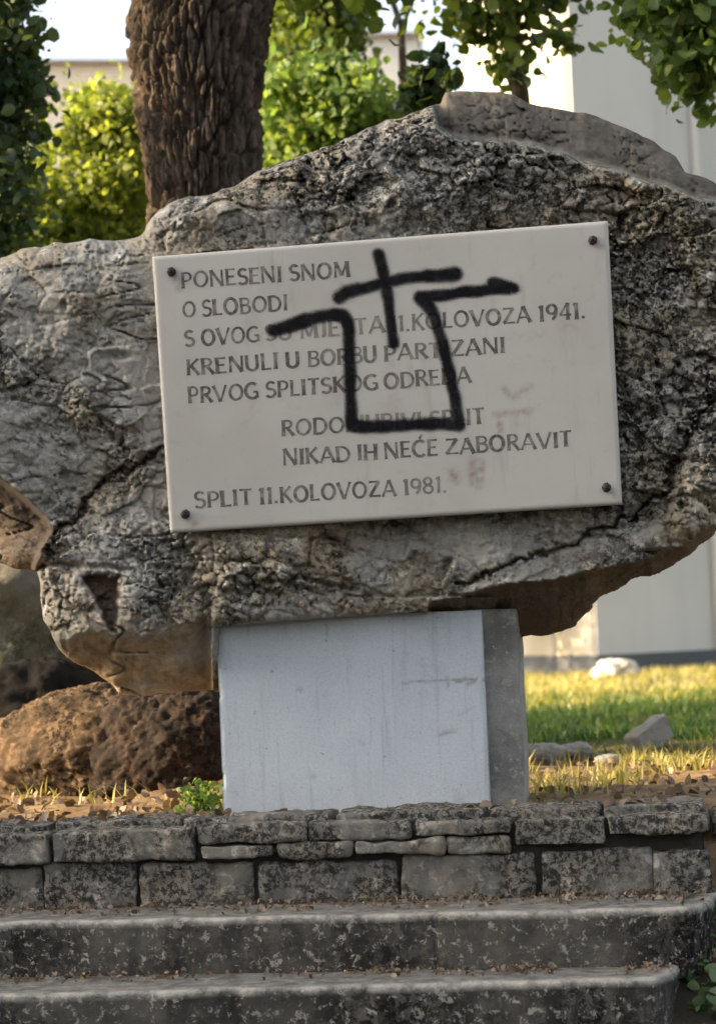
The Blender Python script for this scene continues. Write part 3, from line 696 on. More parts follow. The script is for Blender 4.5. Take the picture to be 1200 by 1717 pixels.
# ------------------------------------------------------------------ retaining wall: capstones and blocks
wall = thing('retaining_wall', 'low dry stone wall of grey blocks and slabs between plinth and steps', 'wall')
TZ = -.197
capL, capR = onz(0, 1398, 0.0), onz(1190, 1362, 0.0)
wx = (capR - capL); wx /= np.linalg.norm(wx); wy = np.array([-wx[1], wx[0], 0.0])
def cap_pt(px): return capL + (capR - capL) * px / 1190.0
random.seed(21)
def wall_piece(name, xa, xb, z0, z1, dep_, setback, rnd, amp, seed, lean=0.0):
    a = cap_pt(xa) + wy * setback + ez * z0; b = cap_pt(xb) + wy * setback + ez * z0
    rough_block(name, a, b - a, wy * dep_ + ez * lean, ez * (z1 - z0), M['wall_stone'], wall, rnd, amp, .007, seed, 16)
sd_ = 100
fa = cap_pt(-420) + wy * .040 - ez * .225; fb = cap_pt(1178) + wy * .040 - ez * .225
rough_block('soil_filling', fa, fb - fa, wy * .15, ez * .20, M['soil'], wall, .004, .008, .02, 99)
for xa, xb in [(-420, -240), (-236, -72), (-66, 66), (72, 226), (238, 432), (442, 674), (682, 901), (910, 1090), (1092, 1186)]:
    wall_piece('wall_block', xa, xb, TZ - .03, -.088 + random.uniform(-.008, .006), .22, .022 + random.uniform(-.006, .006), .009, .0075, sd_); sd_ += 1
for xa, xb, z0, z1, sb in [(-420, -200, -.078, -.004, -.01), (-196, -64, -.075, .002, .01), (-60, 84, -.078, -.004, -.012), (90, 334, -.078, .0, -.006),
                           (342, 524, -.040, .004, .0), (346, 470, -.080, -.046, -.012), (476, 600, -.083, -.048, .004), (530, 700, -.042, .003, .008), (606, 752, -.080, -.046, -.01),
                           (706, 866, -.038, -.002, -.004), (758, 862, -.084, -.044, .006), (870, 1020, -.072, -.006, .004), (1024, 1188, -.050, -.002, -.008)]:
    wall_piece('coping_stone', xa, xb, z0, z1, .24 if z1 > -.02 else .2, sb * .8, .006, .0065, sd_); sd_ += 1
wall_piece('wall_block', 1200, 1340, TZ - .2, -.07, .22, .10, .01, .01, 171); wall_piece('coping_stone', 1194, 1345, -.065, .0, .26, .07, .008, .008, 172)
# thin upper flags that run back to the plinth
for xa, xb, sb, z1 in [(-300, -120, .07, .018), (-110, 70, .06, .016), (80, 300, .09, .017), (310, 560, .05, .02), (570, 820, .045, .021), (830, 1010, .06, .016), (1015, 1180, .055, .02)]:
    wall_piece('flagstone', xa, xb, -.03, z1, .20, sb, .006, .008, sd_); sd_ += 1

# ------------------------------------------------------------------ steps
stairs = thing('stone_stairs', 'dark lichen stained concrete steps below the dry stone wall', 'stairs')
def step_solid(front0, front1, z, h, back, chamfer, seed):
    """one long step: front edge line, rounded nosing, splayed right end"""
    d = front1 - front0; L = np.linalg.norm(d); d = d / L; q = np.array([-d[1], d[0], 0.0])
    path = [(0, 0)] + [(s, 0) for s in np.arange(.012, L, .012)]
    cx, cy = chamfer
    path += [(L + cx * k / 8, cy * (1 - math.cos(math.pi / 2 * k / 8)) * .9 + cy * .1 * k / 8) for k in range(0, 9)]
    path += [(L + cx + (back - cy) * .18 * k / 14, cy + (back - cy) * k / 14) for k in range(1, 15)]
    path = np.array(path); n = len(path)
    tg = np.gradient(path, axis=0); tg /= np.linalg.norm(tg, axis=1)[:, None]; out2 = np.stack([tg[:, 1], -tg[:, 0]], -1)
    nose = .010
    prof = [(-.10, 0.0), (-.05, 0.0), (-.025, 0), (-.012, .0), (-.004, -.003), (0.0, -.010)] + [(-.001 - .012 * k / 14 * 1, -.010 - (h + .02) * k / 14) for k in range(1, 15)]
    V = []
    wav = .006 * fbm(path[:, 0] * 3, path[:, 1] * 3, oct=4, seed=seed)
    for po, pz in prof:
        s3 = path[:, 0] * 11; nn_ = fbm(s3, pz * 11 + seed, oct=4, seed=seed + 3)
        chip = -.012 * sstep(.35, .7, fbm(path[:, 0] * 7, path[:, 1] * 7, oct=3, seed=seed + 5)) * (1.0 if -.02 < po else 0)
        o_ = po + wav * (1 if po > -.06 else .3) + (.005 * nn_ if po > -.03 else 0) + chip
        zz = z + pz + .003 * fbm(path[:, 0] * 5, po * 9, oct=3, seed=seed + 8)
        pt = path + out2 * o_[:, None]
        V.append(front0 + pt[:, :1] * d + pt[:, 1:] * q + np.array([0, 0, 1.0]) * (zz - z)[:, None])
    V = np.stack(V, 1)
    np_ = len(prof)
    top = V[:, 0].copy(); cap_c = top.copy()
    # tread top carries back
    bk = front0 + np.clip(path[:, :1], 0, L + cx) * d + back * q; bk[:, 2] = z
    allv = np.concatenate([V.reshape(-1, 3), bk])
    Fc = list(map(tuple, grid_faces(n, np_)[:, ::-1]))
    for i in range(n - 1):
        Fc.append((i * np_, (i + 1) * np_, n * np_ + i + 1, n * np_ + i))
    nw = np.array([0, 0, .15, .8, 1, .75] + [0] * 14)
    o = mesh('step', allv, Fc, M['step'], stairs, smooth=True, attrs={'nose': np.concatenate([np.tile(nw, n), np.zeros(n)])})
    return o
s1a, s1b = onz(0, 1547, TZ), onz(1148, 1522, TZ)
s2a, s2b = onz(0, 1669, -.332), onz(1092, 1640, -.332)
s1a = s1a - (s1b - s1a) * .35; s2a = s2a - (s2b - s2a) * .35
step_solid(s1a, s1b, TZ, .135, .36, (.055, .10), 201)
step_solid(s2a, s2b, -.332, .135, .34, (.055, .10), 202)
for k in range(3, 8):
    dlt = np.array([.01, -.24, 0]) * (k - 2)
    step_solid(s2a + dlt + ez * -.135 * (k - 2), s2b + dlt + ez * -.135 * (k - 2) + np.array([-.06 * (k - 2), 0, 0]), -.332 - .135 * (k - 2), .135, .34, (.055, .10), 200 + k)

# ------------------------------------------------------------------ loose boulders and stones
P = at(215, 1290, 1.35); P[2] = .10
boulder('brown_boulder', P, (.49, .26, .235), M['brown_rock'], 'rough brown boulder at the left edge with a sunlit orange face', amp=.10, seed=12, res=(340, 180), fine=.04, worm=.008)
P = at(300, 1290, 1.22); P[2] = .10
boulder('shade_half_boulder', P, (.31, .22, .235), M['shade_half_rock'], 'dark scaly stone added as the shaded right half of the brown sunlit boulder', amp=.10, seed=23, res=(260, 150), fine=.045, worm=.012)  # second stone added; its dark colour paints the boulder's shaded half
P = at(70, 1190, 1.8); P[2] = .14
boulder('hollow_shade_boulder', P, (.44, .26, .27), M['hollow_shade_rock'], 'near-black stone painted as the shaded hollow behind the rough brown boulder', amp=.2, fac=.1, seed=14, res=(150, 90))  # near-black stone stands in for the shade of the hollow
P = at(-5, 1050, 2.35); P[2] = .37
boulder('mossy_boulder', P, (.40, .30, .64), M['mossy_rock'], 'pale mossy boulder standing behind the left end of the memorial', amp=.14, seed=16, res=(150, 90), pw_=.85)
P = onz(1112, 1268, 0.0); P[2] = .055
P = onz(1085, 1262, 0.0)
fs = rough_block('field_stone', P + np.array([-.01, -.03, -.02]), (.115, .02, .075), (-.03, .13, -.01), (-.035, -.02, .085), M['grey_stone'], None, .008, .010, .008, 18, 11)
tag(fs, 'angular grey stone tilted on the turf right of the plinth', 'stone')
P = onz(1033, 1140, 0.0); P[2] = .06
boulder('pale_stone', P, (.18, .12, .10), M['white_stone'], 'small white sunlit stone at the foot of the white building', 'stone', amp=.15, fac=.2, seed=19, res=(80, 50), pw_=.8)
for k, (px, py, r_, lb) in enumerate([(905, 1272, .09, 'low brown stone in the turf close behind the plinth'), (965, 1268, .075, 'flat brown stone in the turf between plinth and grey stone'), (1020, 1282, .05, 'smallest brown stone beside the angular grey stone')]):
    P = onz(px, py, 0.0); P[2] = .01
    boulder('flat_stone', P, (r_, r_ * .8, r_ * .5), M['grey_stone'], lb, 'stone', amp=.2, fac=.1, seed=30 + k, res=(70, 40), group='flat stones in the turf')

# ------------------------------------------------------------------ leaves
def leaves_mesh(name, C, size, mat, parent, droop=.25, tint=None, wide=.42, norm_bias=None):
    """C: leaf centres (n,3); each leaf is a folded six-sided blade of its own"""
    n = len(C)
    dirv = rng.normal(size=(n, 3)); dirv[:, 2] -= droop * 2; dirv /= np.linalg.norm(dirv, axis=1)[:, None]
    nv = rng.normal(size=(n, 3)) * .8; nv[:, 2] += .7
    if norm_bias is not None: nv += norm_bias
    side = np.cross(dirv, nv); side /= np.linalg.norm(side, axis=1)[:, None] + 1e-9
    up = np.cross(side, dirv)
    sz = (size * rng.uniform(.45, 1.45, n))[:, None]; wd = sz * wide * rng.uniform(.6, 1.3, n)[:, None]; fold = wd * rng.uniform(.1, .5, n)[:, None]
    prof = [(-.5, 0), (-.30, .72), (-.02, 1.0), (.27, .78), (.5, 0), (.27, -.78), (-.02, -1.0), (-.30, -.72)]
    L = [C + dirv * sz * (t * rng.uniform(.9, 1.1)) + side * wd * v_ * rng.uniform(.85, 1.15, (n, 1)) + up * (fold * abs(v_) * .8 - sz * .28 * (t + .1) ** 2) for t, v_ in prof]
    L.append(C + up * sz * .02)
    V = np.stack(L, 1).reshape(-1, 3)
    tn = rng.uniform(0, 1, n) if tint is None else np.clip(tint + rng.normal(0, .18, n), 0, 1)
    me_t = np.repeat(tn, 9)
    Fall = np.concatenate([np.arange(n)[:, None] * 9 + np.array([[8, (k + 1) % 8, k]]) for k in range(8)])
    return mesh(name, V, Fall, mat, parent, attrs={'tint': me_t})
def blob_points(c, rad, n, k=60, clump=.10, shell=.5):
    """leaf centres gathered in clumps through an ellipsoid, with gaps between"""
    d = rng.normal(size=(k, 3)); d /= np.linalg.norm(d, axis=1)[:, None]
    rr = rng.uniform(0, 1, k) ** (1 / (1.5 + 3 * shell))
    cc = np.asarray(c) + d * rr[:, None] * np.asarray(rad)
    i = rng.integers(0, k, n); cs = clump * rng.uniform(.5, 1.5, k)
    return cc[i] + rng.normal(size=(n, 3)) * cs[i][:, None], rng.uniform(.15, .85, k)[i]
def tube(pts, rads, name, mat, parent, seg=10, wob=.0):
    P = np.array(pts, float)
    # resample smoothly
    t = np.linspace(0, 1, len(P)); tt_ = np.linspace(0, 1, max(len(P) * 5, 8))
    P = np.stack([np.interp(tt_, t, P[:, k]) for k in range(3)], -1); r_ = np.interp(tt_, t, rads)
    if wob: P = P + wob * np.stack([perlin(tt_ * 7, 1.3, 0, 90), perlin(tt_ * 7, 5.7, 0, 91), 0 * tt_], -1)
    tg = np.gradient(P, axis=0); tg /= np.linalg.norm(tg, axis=1)[:, None]
    ref = np.array([.3, .9, .2]); a = np.cross(tg, ref); a /= np.linalg.norm(a, axis=1)[:, None]; b_ = np.cross(tg, a)
    th = np.linspace(0, 2 * np.pi, seg, endpoint=False)
    V = P[None] + (np.cos(th)[:, None, None] * a + np.sin(th)[:, None, None] * b_) * r_[None, :, None]
    return mesh(name, V.reshape(-1, 3), grid_faces(seg, len(P), True)[:, ::-1], mat, parent, smooth=True, attrs={'ridge': np.full(seg * len(P), .3)})

# ------------------------------------------------------------------ the oak behind the boulder
TY = 1.9
oak = thing('oak_tree', 'large oak with furrowed bark rising close behind the big boulder', 'tree')
nth, nh = 460, 420
zl = np.linspace(-.05, 3.9, nh); th = np.linspace(0, 2 * np.pi, nth, endpoint=False)
TH, ZZ = np.meshgrid(th, zl, indexing='ij')
pL = lambda py: at(0, py, TY)[2]
rows = [(-220, 258, 492), (-60, 232, 470), (0, 228, 462), (40, 219, 455), (80, 221, 449), (140, 226, 443), (200, 232, 440), (260, 240, 440), (340, 248, 441), (700, 262, 470), (1150, 250, 520), (1330, 215, 570)]
zr = np.array([at((l + r__) / 2, y_, TY)[2] for y_, l, r__ in rows]); xl = np.array([at(l, y_, TY)[0] for y_, l, r__ in rows]); xr = np.array([at(r__, y_, TY)[0] for y_, l, r__ in rows])
o_ = np.argsort(zr); XL = np.interp(ZZ, zr[o_], xl[o_]); XR = np.interp(ZZ, zr[o_], xr[o_])
rad = (XR - XL) / 2; cx = (XR + XL) / 2
ca, sa = np.cos(TH), np.sin(TH)
wz = ZZ + .1 * perlin(ca * 3, sa * 3, ZZ * 2, 301)
wa = .35 * fbm(ca * 2.2, sa * 2.2, ZZ * 2.0, 3, 302)
bn = fbm((ca + wa * -sa * .30) * 6.6, (sa + wa * ca * .30) * 6.6, wz * 2.4, 2, 303, .4)
fur = np.exp(-(bn / .13) ** 2)
bn2 = fbm(ca * 8 + 4, sa * 8, wz * 8.0, 2, 304)
TS = np.mod(TH - np.pi / 2, 2 * np.pi)
kx = TS * 5.6 + .55 * fbm(ca * 3, sa * 3, ZZ * 5, 3, 311); kz = ZZ * 8.0 + .6 * fbm(ca * 4, sa * 4, ZZ * 6, 3, 312)
K1, K2, KH, KT = worley(kx, kz, 313)
plate = -.030 * np.exp(-((K2 - K1) / .13) ** 2) + .007 * KH + .008 * KT
rr_ = plate + rad * (1 + .05 * fbm(ca * 1.5, sa * 1.5, ZZ * 1.5, 2, 305)) - .026 * fur + .008 * np.abs(bn) - .012 * np.exp(-(bn2 / .07) ** 2) + .011 * fbm(ca * 15, sa * 15, ZZ * 28, 4, 306, .6)
V = np.stack([cx + ca * rr_, TY + sa * rr_, ZZ], -1)
mesh('trunk', V.reshape(-1, 3), grid_faces(nth, nh, True), M['bark'], oak, smooth=True, attrs={'ridge': (1 - np.clip(fur * 1.5, 0, 1)).ravel()})
def ctr(z): return np.array([np.interp(z, zr[o_], ((xl + xr) / 2)[o_]), TY, z])
for pts, rads in [([ctr(3.3), (-.1, 1.7, 3.9), (.9, 1.4, 4.4), (1.8, 1.3, 4.6)], [.15, .1, .07, .03]), ([ctr(3.4), (-1.0, 1.9, 4.0), (-2.0, 1.6, 4.4), (-2.8, 1.5, 4.5)], [.15, .11, .07, .03]),
                  ([ctr(3.6), (-.5, 2.3, 4.4), (-.2, 3.2, 5.2)], [.17, .12, .04]), ([ctr(3.1), (-.1, 2.4, 3.5), (.5, 3.0, 3.4), (.9, 3.2, 3.1)], [.09, .06, .04, .015])]:
    tube(pts, rads, 'limb', M['bark'], oak, 12, .05)
pts_, tn_ = [], []
for c, rd, n, k in [((1.3, 1.6, 4.3), (1.4, .9, .7), 5200, 70), ((-2.1, 1.7, 4.35), (1.4, .8, .65), 5200, 70), ((-.3, 2.8, 5.0), (1.8, 1.2, .8), 5200, 80), ((.0, 2.3, 3.0), (.26, .2, .16), 200, 14)]:
    p, t = blob_points(c, rd, n, k, .16); pts_.append(p); tn_.append(t)
leaves_mesh('crown', np.concatenate(pts_), .085, M['leaf_oak'], oak, tint=np.concatenate(tn_))

# ------------------------------------------------------------------ other trees and shrubs
def plant(name, label, cat, base_, blobs, leaf, mat, trunks, group=None, droop=.25, wide=.40):
    t = thing(name, label, cat, group)
    for pts, rads in trunks: tube(pts, rads, 'trunk', M['bark'], t, 9, .03)
    P_, T_ = [], []
    for c, rd, n, k, cl in blobs:
        p, q = blob_points(c, rd, n, k, cl); P_.append(p); T_.append(q)
    P_ = np.concatenate(P_); T_ = np.concatenate(T_); ok = P_[:, 2] > .03
    leaves_mesh('crown', P_[ok], leaf, mat, t, droop, T_[ok], wide)
    return t
def pxc(px, py, Y): return tuple(at(px, py, Y))
def pxr(Y, w_, d_, h_): k = (Y + 6) / F_PX; return (w_ * k, d_, h_ * k)
plant('dark_tree', 'dark green evergreen tree left of the oak, behind the boulder\'s left end', 'tree', None,
      [(pxc(-70, 60, 2.6), pxr(2.6, 118, .5, 190), 7500, 60, .06), (pxc(-60, 300, 2.6), pxr(2.6, 105, .5, 150), 3600, 50, .06), (pxc(20, 150, 2.6), pxr(2.6, 45, .35, 60), 420, 12, .04), (pxc(-60, 560, 2.6), pxr(2.6, 130, .4, 240), 3000, 50, .07)],
      .046, M['leaf_dark'], [([(-1.55, 2.6, 0), (-1.5, 2.6, 1.4), (-1.6, 2.6, 3.6)], [.08, .06, .02])])
plant('sunlit_shrub', 'bright yellow-green sunlit shrub between the dark tree and the oak trunk', 'shrub', None,
      [(pxc(195, 310, 4.6), pxr(4.6, 62, .45, 165), 10000, 46, .06), (pxc(90, 370, 4.4), pxr(4.4, 80, .4, 95), 4200, 30, .06), (pxc(62, 250, 4.4), pxr(4.4, 32, .2, 50), 350, 8, .045), (pxc(150, 650, 4.6), pxr(4.6, 190, .6, 260), 5000, 60, .08)],
      .038, M['leaf_sun'], [([(-1.05, 4.6, 0), (-1.05, 4.6, 1.2), (-1.0, 4.6, 2.6)], [.05, .035, .01]), ([(-1.1, 4.5, 0), (-1.35, 4.4, 1.2), (-1.5, 4.4, 2.2)], [.04, .03, .01])])
plant('leafy_tree', 'mid green leafy tree right behind the oak trunk', 'tree', None,
      [(pxc(505, 40, 5.5), pxr(5.5, 95, .5, 115), 7200, 52, .06), (pxc(480, 180, 5.5), pxr(5.5, 75, .5, 110), 3800, 26, .06), (pxc(440, -140, 5.5), pxr(5.5, 180, .7, 140), 5000, 60, .08)],
      .043, M['leaf_oak'], [([(-.35, 5.5, 0), (-.3, 5.5, 1.6), (-.1, 5.5, 3.9)], [.09, .07, .03])])
plant('pale_green_shrub', 'pale green bushy shrub behind the boulder\'s top, below the leafy tree', 'shrub', None,
      [(pxc(540, 200, 4.2), pxr(4.2, 110, .5, 85), 5200, 40, .055), (pxc(640, 185, 4.2), pxr(4.2, 60, .4, 45), 1300, 18, .04), (pxc(560, 480, 4.2), pxr(4.2, 170, .5, 280), 4000, 50, .08)],
      .042, M['leaf_mid'], [([(0, 4.2, 0), (-.05, 4.2, 1.2), (.0, 4.2, 2.5)], [.05, .035, .01])])
plant('glossy_shrub', 'dark glossy leaved shrub behind the boulder\'s left shoulder of the peak', 'shrub', None,
      [(pxc(722, 148, 2.6), pxr(2.6, 32, .25, 40), 420, 12, .028), (pxc(700, 420, 2.6), pxr(2.6, 90, .3, 200), 1200, 30, .07)],
      .06, M['leaf_dark'], [([(.28, 2.6, 0), (.27, 2.6, 1.2), (.27, 2.6, 2.3)], [.035, .025, .008])], wide=.36)
sap = plant('young_tree', 'thin young tree with dark trunk in front of the white building', 'tree', None,
      [(pxc(830, 20, 2.9), pxr(2.9, 90, .35, 40), 420, 20, .045), (pxc(920, 30, 2.9), pxr(2.9, 60, .3, 45), 240, 11, .04), (pxc(850, 110, 2.9), pxr(2.9, 40, .2, 60), 90, 9, .035), (pxc(735, 0, 2.9), pxr(2.9, 55, .3, 18), 50, 6, .025), (pxc(860, -220, 2.9), pxr(2.9, 260, .6, 110), 1700, 40, .09)],
      .046, M['leaf_oak'], [([pxc(845, 1240, 2.9), pxc(868, 500, 2.9), pxc(874, 160, 2.9), pxc(856, 60, 2.9), pxc(848, -20, 2.9), pxc(840, -180, 2.9)], [.055, .045, .036, .032, .03, .015]),
      ([pxc(853, 40, 2.9), pxc(790, 20, 2.85), pxc(715, -15, 2.8)], [.016, .011, .006]), ([pxc(856, 70, 2.9), pxc(900, 20, 2.95), pxc(950, -10, 3.0)], [.014, .01, .006])], wide=.5)
plant('overhanging_tree', 'broad leaved tree whose green branches hang into the top right corner', 'tree', None,
      [(pxc(1150, 10, 2.0), pxr(2.0, 100, .4, 70), 1700, 34, .045), (pxc(1150, 105, 2.0), pxr(2.0, 55, .25, 55), 560, 12, .045), (pxc(1145, 165, 2.0), pxr(2.0, 20, .1, 30), 50, 4, .03), (pxc(1290, 60, 2.0), pxr(2.0, 110, .4, 120), 1500, 26, .07), (pxc(1240, -150, 2.0), pxr(2.0, 330, .7, 120), 3200, 50, .1)],
      .046, M['leaf_mid'], [([(2.5, 2.2, 0), (2.45, 2.2, 1.6), (2.3, 2.1, 3.6)], [.14, .11, .05]), ([(2.4, 2.1, 2.7), (1.9, 2.0, 2.75), (1.3, 2.0, 2.6)], [.05, .03, .008]), ([pxc(1215, -20, 2.0), pxc(1160, 60, 2.0), pxc(1142, 175, 2.0)], [.012, .008, .003]), ([pxc(1190, -40, 2.0), pxc(1110, 10, 2.0), pxc(1060, 40, 2.0)], [.012, .008, .003])], wide=.5)
bp = thing('bare_sapling', 'thin bare grey sapling above the pale green shrub', 'tree')
tube([pxc(690, 900, 6.0), pxc(676, 130, 6.0), pxc(672, 42, 6.0), pxc(655, -5, 6.0), pxc(648, -60, 6.0)], [.035, .025, .018, .016, .01], 'trunk', M['bark'], bp, 8)
tube([pxc(672, 45, 6.0), pxc(690, 10, 6.0), pxc(700, -40, 6.0)], [.012, .009, .005], 'branch', M['bark'], bp, 6)
plant('hidden_shade_shrub', 'unseen green shrub added to shade the foot of the white building', 'shrub', None,
      [((.25, 14.9, 1.1), (.5, .9, 1.1), 5500, 50, .1)], .09, M['leaf_mid'], [([(.25, 14.9, 0), (.25, 14.9, 1.2)], [.05, .02])])  # shrub added out of sight to shade the lower flank wall
# tree added out of the frame to the left to dapple oak and turf
plant('shade_tree', 'unseen leafy tree added on the left to dapple the oak and turf', 'tree', None,
      [((-4.2, 1.25, 3.9), (.8, .6, .75), 420, 9, .09), ((-4.4, 3.3, 2.0), (.8, .9, 1.3), 2800, 40, .12)],
      .09, M['leaf_oak'], [([(-4.3, 2.3, 0), (-4.3, 2.2, 1.6), (-4.2, 1.7, 3.6)], [.12, .09, .04])])

# ------------------------------------------------------------------ buildings
def prism(name, poly, z0, z1, mat, parent, bev=0):
    n = len(poly); V = [(x, y, z0) for x, y in poly] + [(x, y, z1) for x, y in poly]
    Fc = [(i, (i + 1) % n, n + (i + 1) % n, n + i) for i in range(n)] + [tuple(range(n, 2 * n)), tuple(range(n - 1, -1, -1))]
    return mesh(name, V, Fc, mat, parent)
wb = thing('white_building', 'white rendered building with sunlit flank behind the boulder\'s right half', 'building')
Bc = at(1003, 1128, 14.4); bxp, byp = Bc[0], 14.4
Ac = (at(785, 300, 16.6)[0], 16.6); Cc = (at(1184, 600, 15.2)[0], 15.2)
C2 = (Cc[0] + .25, 17.4)
poly = [Ac, (bxp, byp), Cc, C2, (C2[0] + 9, 23), (C2[0] + 3, 30), (Ac[0] + 3, 26)]
prism('wall', poly, .16, 13.5, M['white_wall'], wb)
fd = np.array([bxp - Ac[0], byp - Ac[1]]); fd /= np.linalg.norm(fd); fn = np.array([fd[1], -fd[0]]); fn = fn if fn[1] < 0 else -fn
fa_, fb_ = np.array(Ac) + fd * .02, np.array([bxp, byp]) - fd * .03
prism('sun_tint_slab', [tuple(fa_), tuple(fb_), tuple(fb_ + fn * .03), tuple(fa_ + fn * .03)][::-1], .165, 13.3, M['sun_tint_wall'], wb)  # thin slab added so its colour carries the sun's warmth
poly2 = [(x + (.02 if i > 1 else -.02), y - .03) for i, (x, y) in enumerate(poly)]
prism('wall_base', poly2, -.3, .158, M['grey_base'], wb)
def groove(p, q, f):
    return (p[0] + (q[0] - p[0]) * f, p[1] + (q[1] - p[1]) * f)
for p, q, f in [(Ac, (bxp, byp), .30), (Ac, (bxp, byp), .62), (Ac, (bxp, byp), .95), ((bxp, byp), Cc, .985)]:
    g_ = groove(p, q, f); prism('pilaster_strip', [(g_[0] - .03, g_[1] - .07), (g_[0] + .03, g_[1] - .07), (g_[0] + .03, g_[1] + .02), (g_[0] - .03, g_[1] + .02)], .16, 13.3, M['white_wall'], wb)
hb = thing('beige_building', 'distant flat roofed beige building with a small chimney above the sunlit shrub', 'building')
zt = at(150, 104, 40)[2]; x0, x1 = at(30, 104, 40)[0], at(330, 104, 40)[0]
prism('wall', [(x0, 40), (x1, 40.6), (x1 + .5, 50), (x0, 50)], 0, zt, M['beige_wall'], hb)
rf = prism('roof', [(x0 - .1, 39.8), (x1 + .1, 40.4), (x1 + .6, 50.2), (x0 - .1, 50.2)], zt, zt + .07, M['roof'], hb)
cx0, cx1 = at(106, 90, 42)[0], at(131, 90, 42)[0]
prism('chimney', [(cx0, 42), (cx1, 42), (cx1, 42.4), (cx0, 42.4)], zt + .06, zt + .36, M['grey_base'], rf)
prism('chimney_cap', [(cx0 - .04, 41.95), (cx1 + .04, 41.95), (cx1 + .04, 42.45), (cx0 - .04, 42.45)], zt + .33, zt + .38, M['roof'], rf)
db = thing('pale_building', 'distant pale building block above the pale green shrub', 'building')
zt2 = at(660, 60, 48)[2]; x0, x1 = at(560, 60, 48)[0], at(702, 60, 48)[0]
prism('wall', [(x0, 48), (x1, 48.2), (x1, 58), (x0, 58)], 0, zt2, M['white_wall'], db)
prism('roof', [(x0 - .1, 47.8), (x1 + .1, 48.0), (x1 + .1, 58.2), (x0 - .1, 58.2)], zt2, zt2 + .08, M['roof'], db)
# unseen house added on the left to keep the memorial in shade
EDGE = (-.95, .22)                       # ground point on the shadow line
sx = -13.0; sy = EDGE[1] + (sx - 9 - EDGE[0]) * SUN_D[1] / SUN_D[0]
nb = thing('added_shade_house', 'unseen plastered house added on the left to shade the memorial', 'house')
prism('wall', [(sx, sy), (sx - 9, sy), (sx - 9, sy - 20), (sx, sy - 20)], -1.2, 9.5, M['beige_wall'], nb)
prism('roof', [(sx + .05, sy + .05), (sx - 9.3, sy + .05), (sx - 9.3, sy - 20.3), (sx + .05, sy - 20.3)], 9.5, 9.8, M['roof'], nb)
for fl in range(3):
    for k in range(6):
        y_ = sy - 2.0 - k * 3.1; z_ = .2 + fl * 3.0
        wn = prism('window', [(sx + .03, y_), (sx - .05, y_), (sx - .05, y_ - 1.2), (sx + .03, y_ - 1.2)], z_, z_ + 1.5, M['glass'], nb)
        prism('sill', [(sx + .12, y_ + .1), (sx - .02, y_ + .1), (sx - .02, y_ - 1.3), (sx + .12, y_ - 1.3)], z_ - .08, z_ - .004, M['white_wall'], wn)

# ------------------------------------------------------------------ grass, litter
def blades(name, P, h, mat, label, lean=.5, wdt=.006, tint=None):
    n = len(P); hh = (h * rng.uniform(.5, 1.4, n))[:, None]
    a = rng.uniform(0, 2 * np.pi, n); side = np.stack([np.cos(a), np.sin(a), 0 * a], -1); dr = np.stack([-np.sin(a), np.cos(a), 0 * a], -1)
    ln = (rng.normal(0, lean, n))[:, None] * hh; w_ = wdt * rng.uniform(.6, 1.5, n)[:, None]
    up_ = np.array([0, 0, 1.0])
    m1 = P + up_ * hh * .55 + dr * ln * .35; tp = P + up_ * hh * .95 + dr * ln
    V = np.stack([P - side * w_ / 2, P + side * w_ / 2, m1 + side * w_ * .4, m1 - side * w_ * .4, tp], 1).reshape(-1, 3)
    o = np.arange(n)[:, None] * 5
    Fc = np.concatenate([o + np.array([[0, 1, 2]]), o + np.array([[0, 2, 3]]), o + np.array([[3, 2, 4]])])
    tn = rng.uniform(0, 1, n) if tint is None else np.clip(tint + rng.normal(0, .2, n), 0, 1)
    ob = mesh(name, V, Fc, mat, attrs={'tint': np.repeat(tn, 5)})
    return tag(ob, label, 'grass', kind='stuff')
def scatter(n, x0, x1, y0, y1, dens):
    x = rng.uniform(x0, x1, n); y = rng.uniform(y0, y1, n); k = rng.uniform(0, 1, n) < dens(x, y)
    x, y = x[k], y[k]; return np.stack([x, y, ground_z(x, y) - .004], -1)
cl = lambda x, y, s, sd__: sstep(-.15, .35, fbm(x * s, y * s, oct=3, seed=sd__))
Pg = scatter(120000, -4, 4.5, 1.6, 9.0, lambda x, y: sstep(1.9, 3.2, y) * sstep(10, 5.5, y) * (.15 + .85 * cl(x, y, 1.6, 401)))
blades('grass', Pg, .055, M['grass'], 'green grass in the middle of the lawn', wdt=.008, lean=.9)
Pd = scatter(60000, -4, 6, 6.0, 14.3, lambda x, y: sstep(4.0, 8.5, y) * (.12 + .88 * cl(x, y, 1.1, 402)))
blades('dry_grass', Pd, .06, M['dry'], 'sunlit yellow dry grass towards the white building', wdt=.011, lean=.9)
Pe = scatter(26000, -2.2, 2.2, .15, 2.6, lambda x, y: sstep(.2, .6, y) * sstep(2.6, 1.6, y) * cl(x, y, 2.6, 403) ** 3 * (.15 + .6 * (x > 0)))
blades('dry_turf', Pe, .055, M['dry'], 'short straw-coloured turf just behind the plinth', wdt=.006, lean=.9)
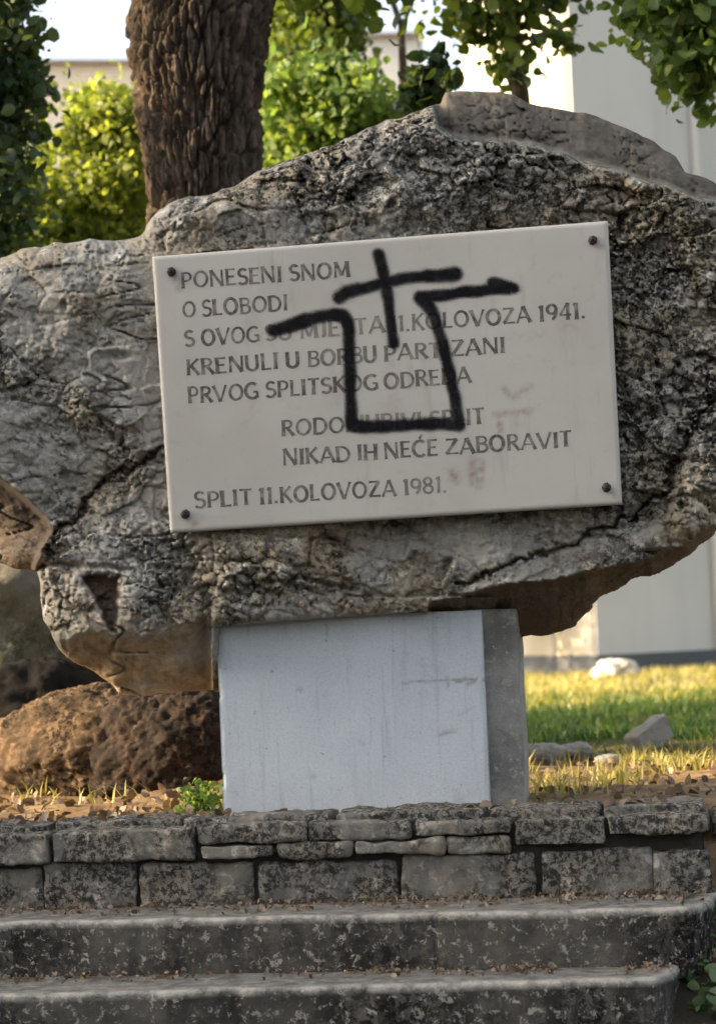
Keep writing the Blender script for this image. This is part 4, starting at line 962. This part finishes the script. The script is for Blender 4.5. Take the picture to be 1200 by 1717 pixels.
# green weed against the plinth's left side
tw = thing('weed_tuft', 'small green weed growing at the plinth\'s lower left corner', 'weed')
wc = onz(338, 1362, 0.0)
leaves_mesh('foliage', wc + np.abs(rng.normal(size=(420, 3))) * np.array([0, 0, .035]) + rng.normal(size=(420, 3)) * np.array([.028, .03, .004]), .022, M['leaf_mid'], tw, droop=-.5, wide=.3)
def litter(name, P, size, label, mat=M['leaf_brown']):
    o = leaves_mesh(name, P, size, mat, None, droop=0, wide=.33, norm_bias=np.array([0, 0, 1.0])); return tag(o, label, 'dead leaves', kind='stuff')
def along(a, b, n, w0, w1, z, qv):
    t = np.clip(rng.choice(rng.uniform(0, 1, 60), n) + rng.normal(0, .018, n), 0, 1)[:, None]; o = rng.uniform(0, 1, n)[:, None] ** 2.2
    return a + (b - a) * t + qv * (w0 + (w1 - w0) * o) + np.array([0, 0, 1.0]) * (z + rng.uniform(.002, .012, (n, 1)))
b1a, b1b = cap_pt(-300), cap_pt(1170)
k1 = along(b1a * [1, 1, 0], b1b * [1, 1, 0], 1100, .02, -.17, TZ, wy)
b2a, b2b = s1a * [1, 1, 0], s1b * [1, 1, 0]
k2 = along(b2a, b2b, 750, -.01, -.11, -.332, wy)
k3 = along(capL - wx * .4, capR, 150, .12, .5, .012, wy); k3 = k3[np.abs(k3[:, 0]) < 3]
xx = rng.uniform(.76, 1.5, 3200); yy = rng.uniform(-1.6, -.35, 3200)
k4 = np.stack([xx, yy, ground_z(xx, yy) + .015], -1)
xx = rng.uniform(-2, 2, 2200); yy = rng.uniform(.1, 2.2, 2200); k5 = np.stack([xx, yy, ground_z(xx, yy) + .01], -1)
litter('leaf_litter', np.concatenate([k1, k2]), .013, 'reddish dead leaf bits along the backs of the steps')
litter('fallen_leaves', np.concatenate([k3, k4, k5]), .030, 'brown fallen leaves scattered over the earth beside wall and steps')
xx = rng.uniform(.72, 1.5, 2600); yy = rng.uniform(-1.6, -.3, 2600)
Pv = np.stack([xx, yy, ground_z(xx, yy) + np.abs(rng.normal(0, .03, 2600))], -1)
ov = leaves_mesh('ground_cover', Pv, .035, M['leaf_dark'], None, droop=-.2, wide=.4); tag(ov, 'low dark green creeper on the bank beside the steps', 'plants', kind='stuff')
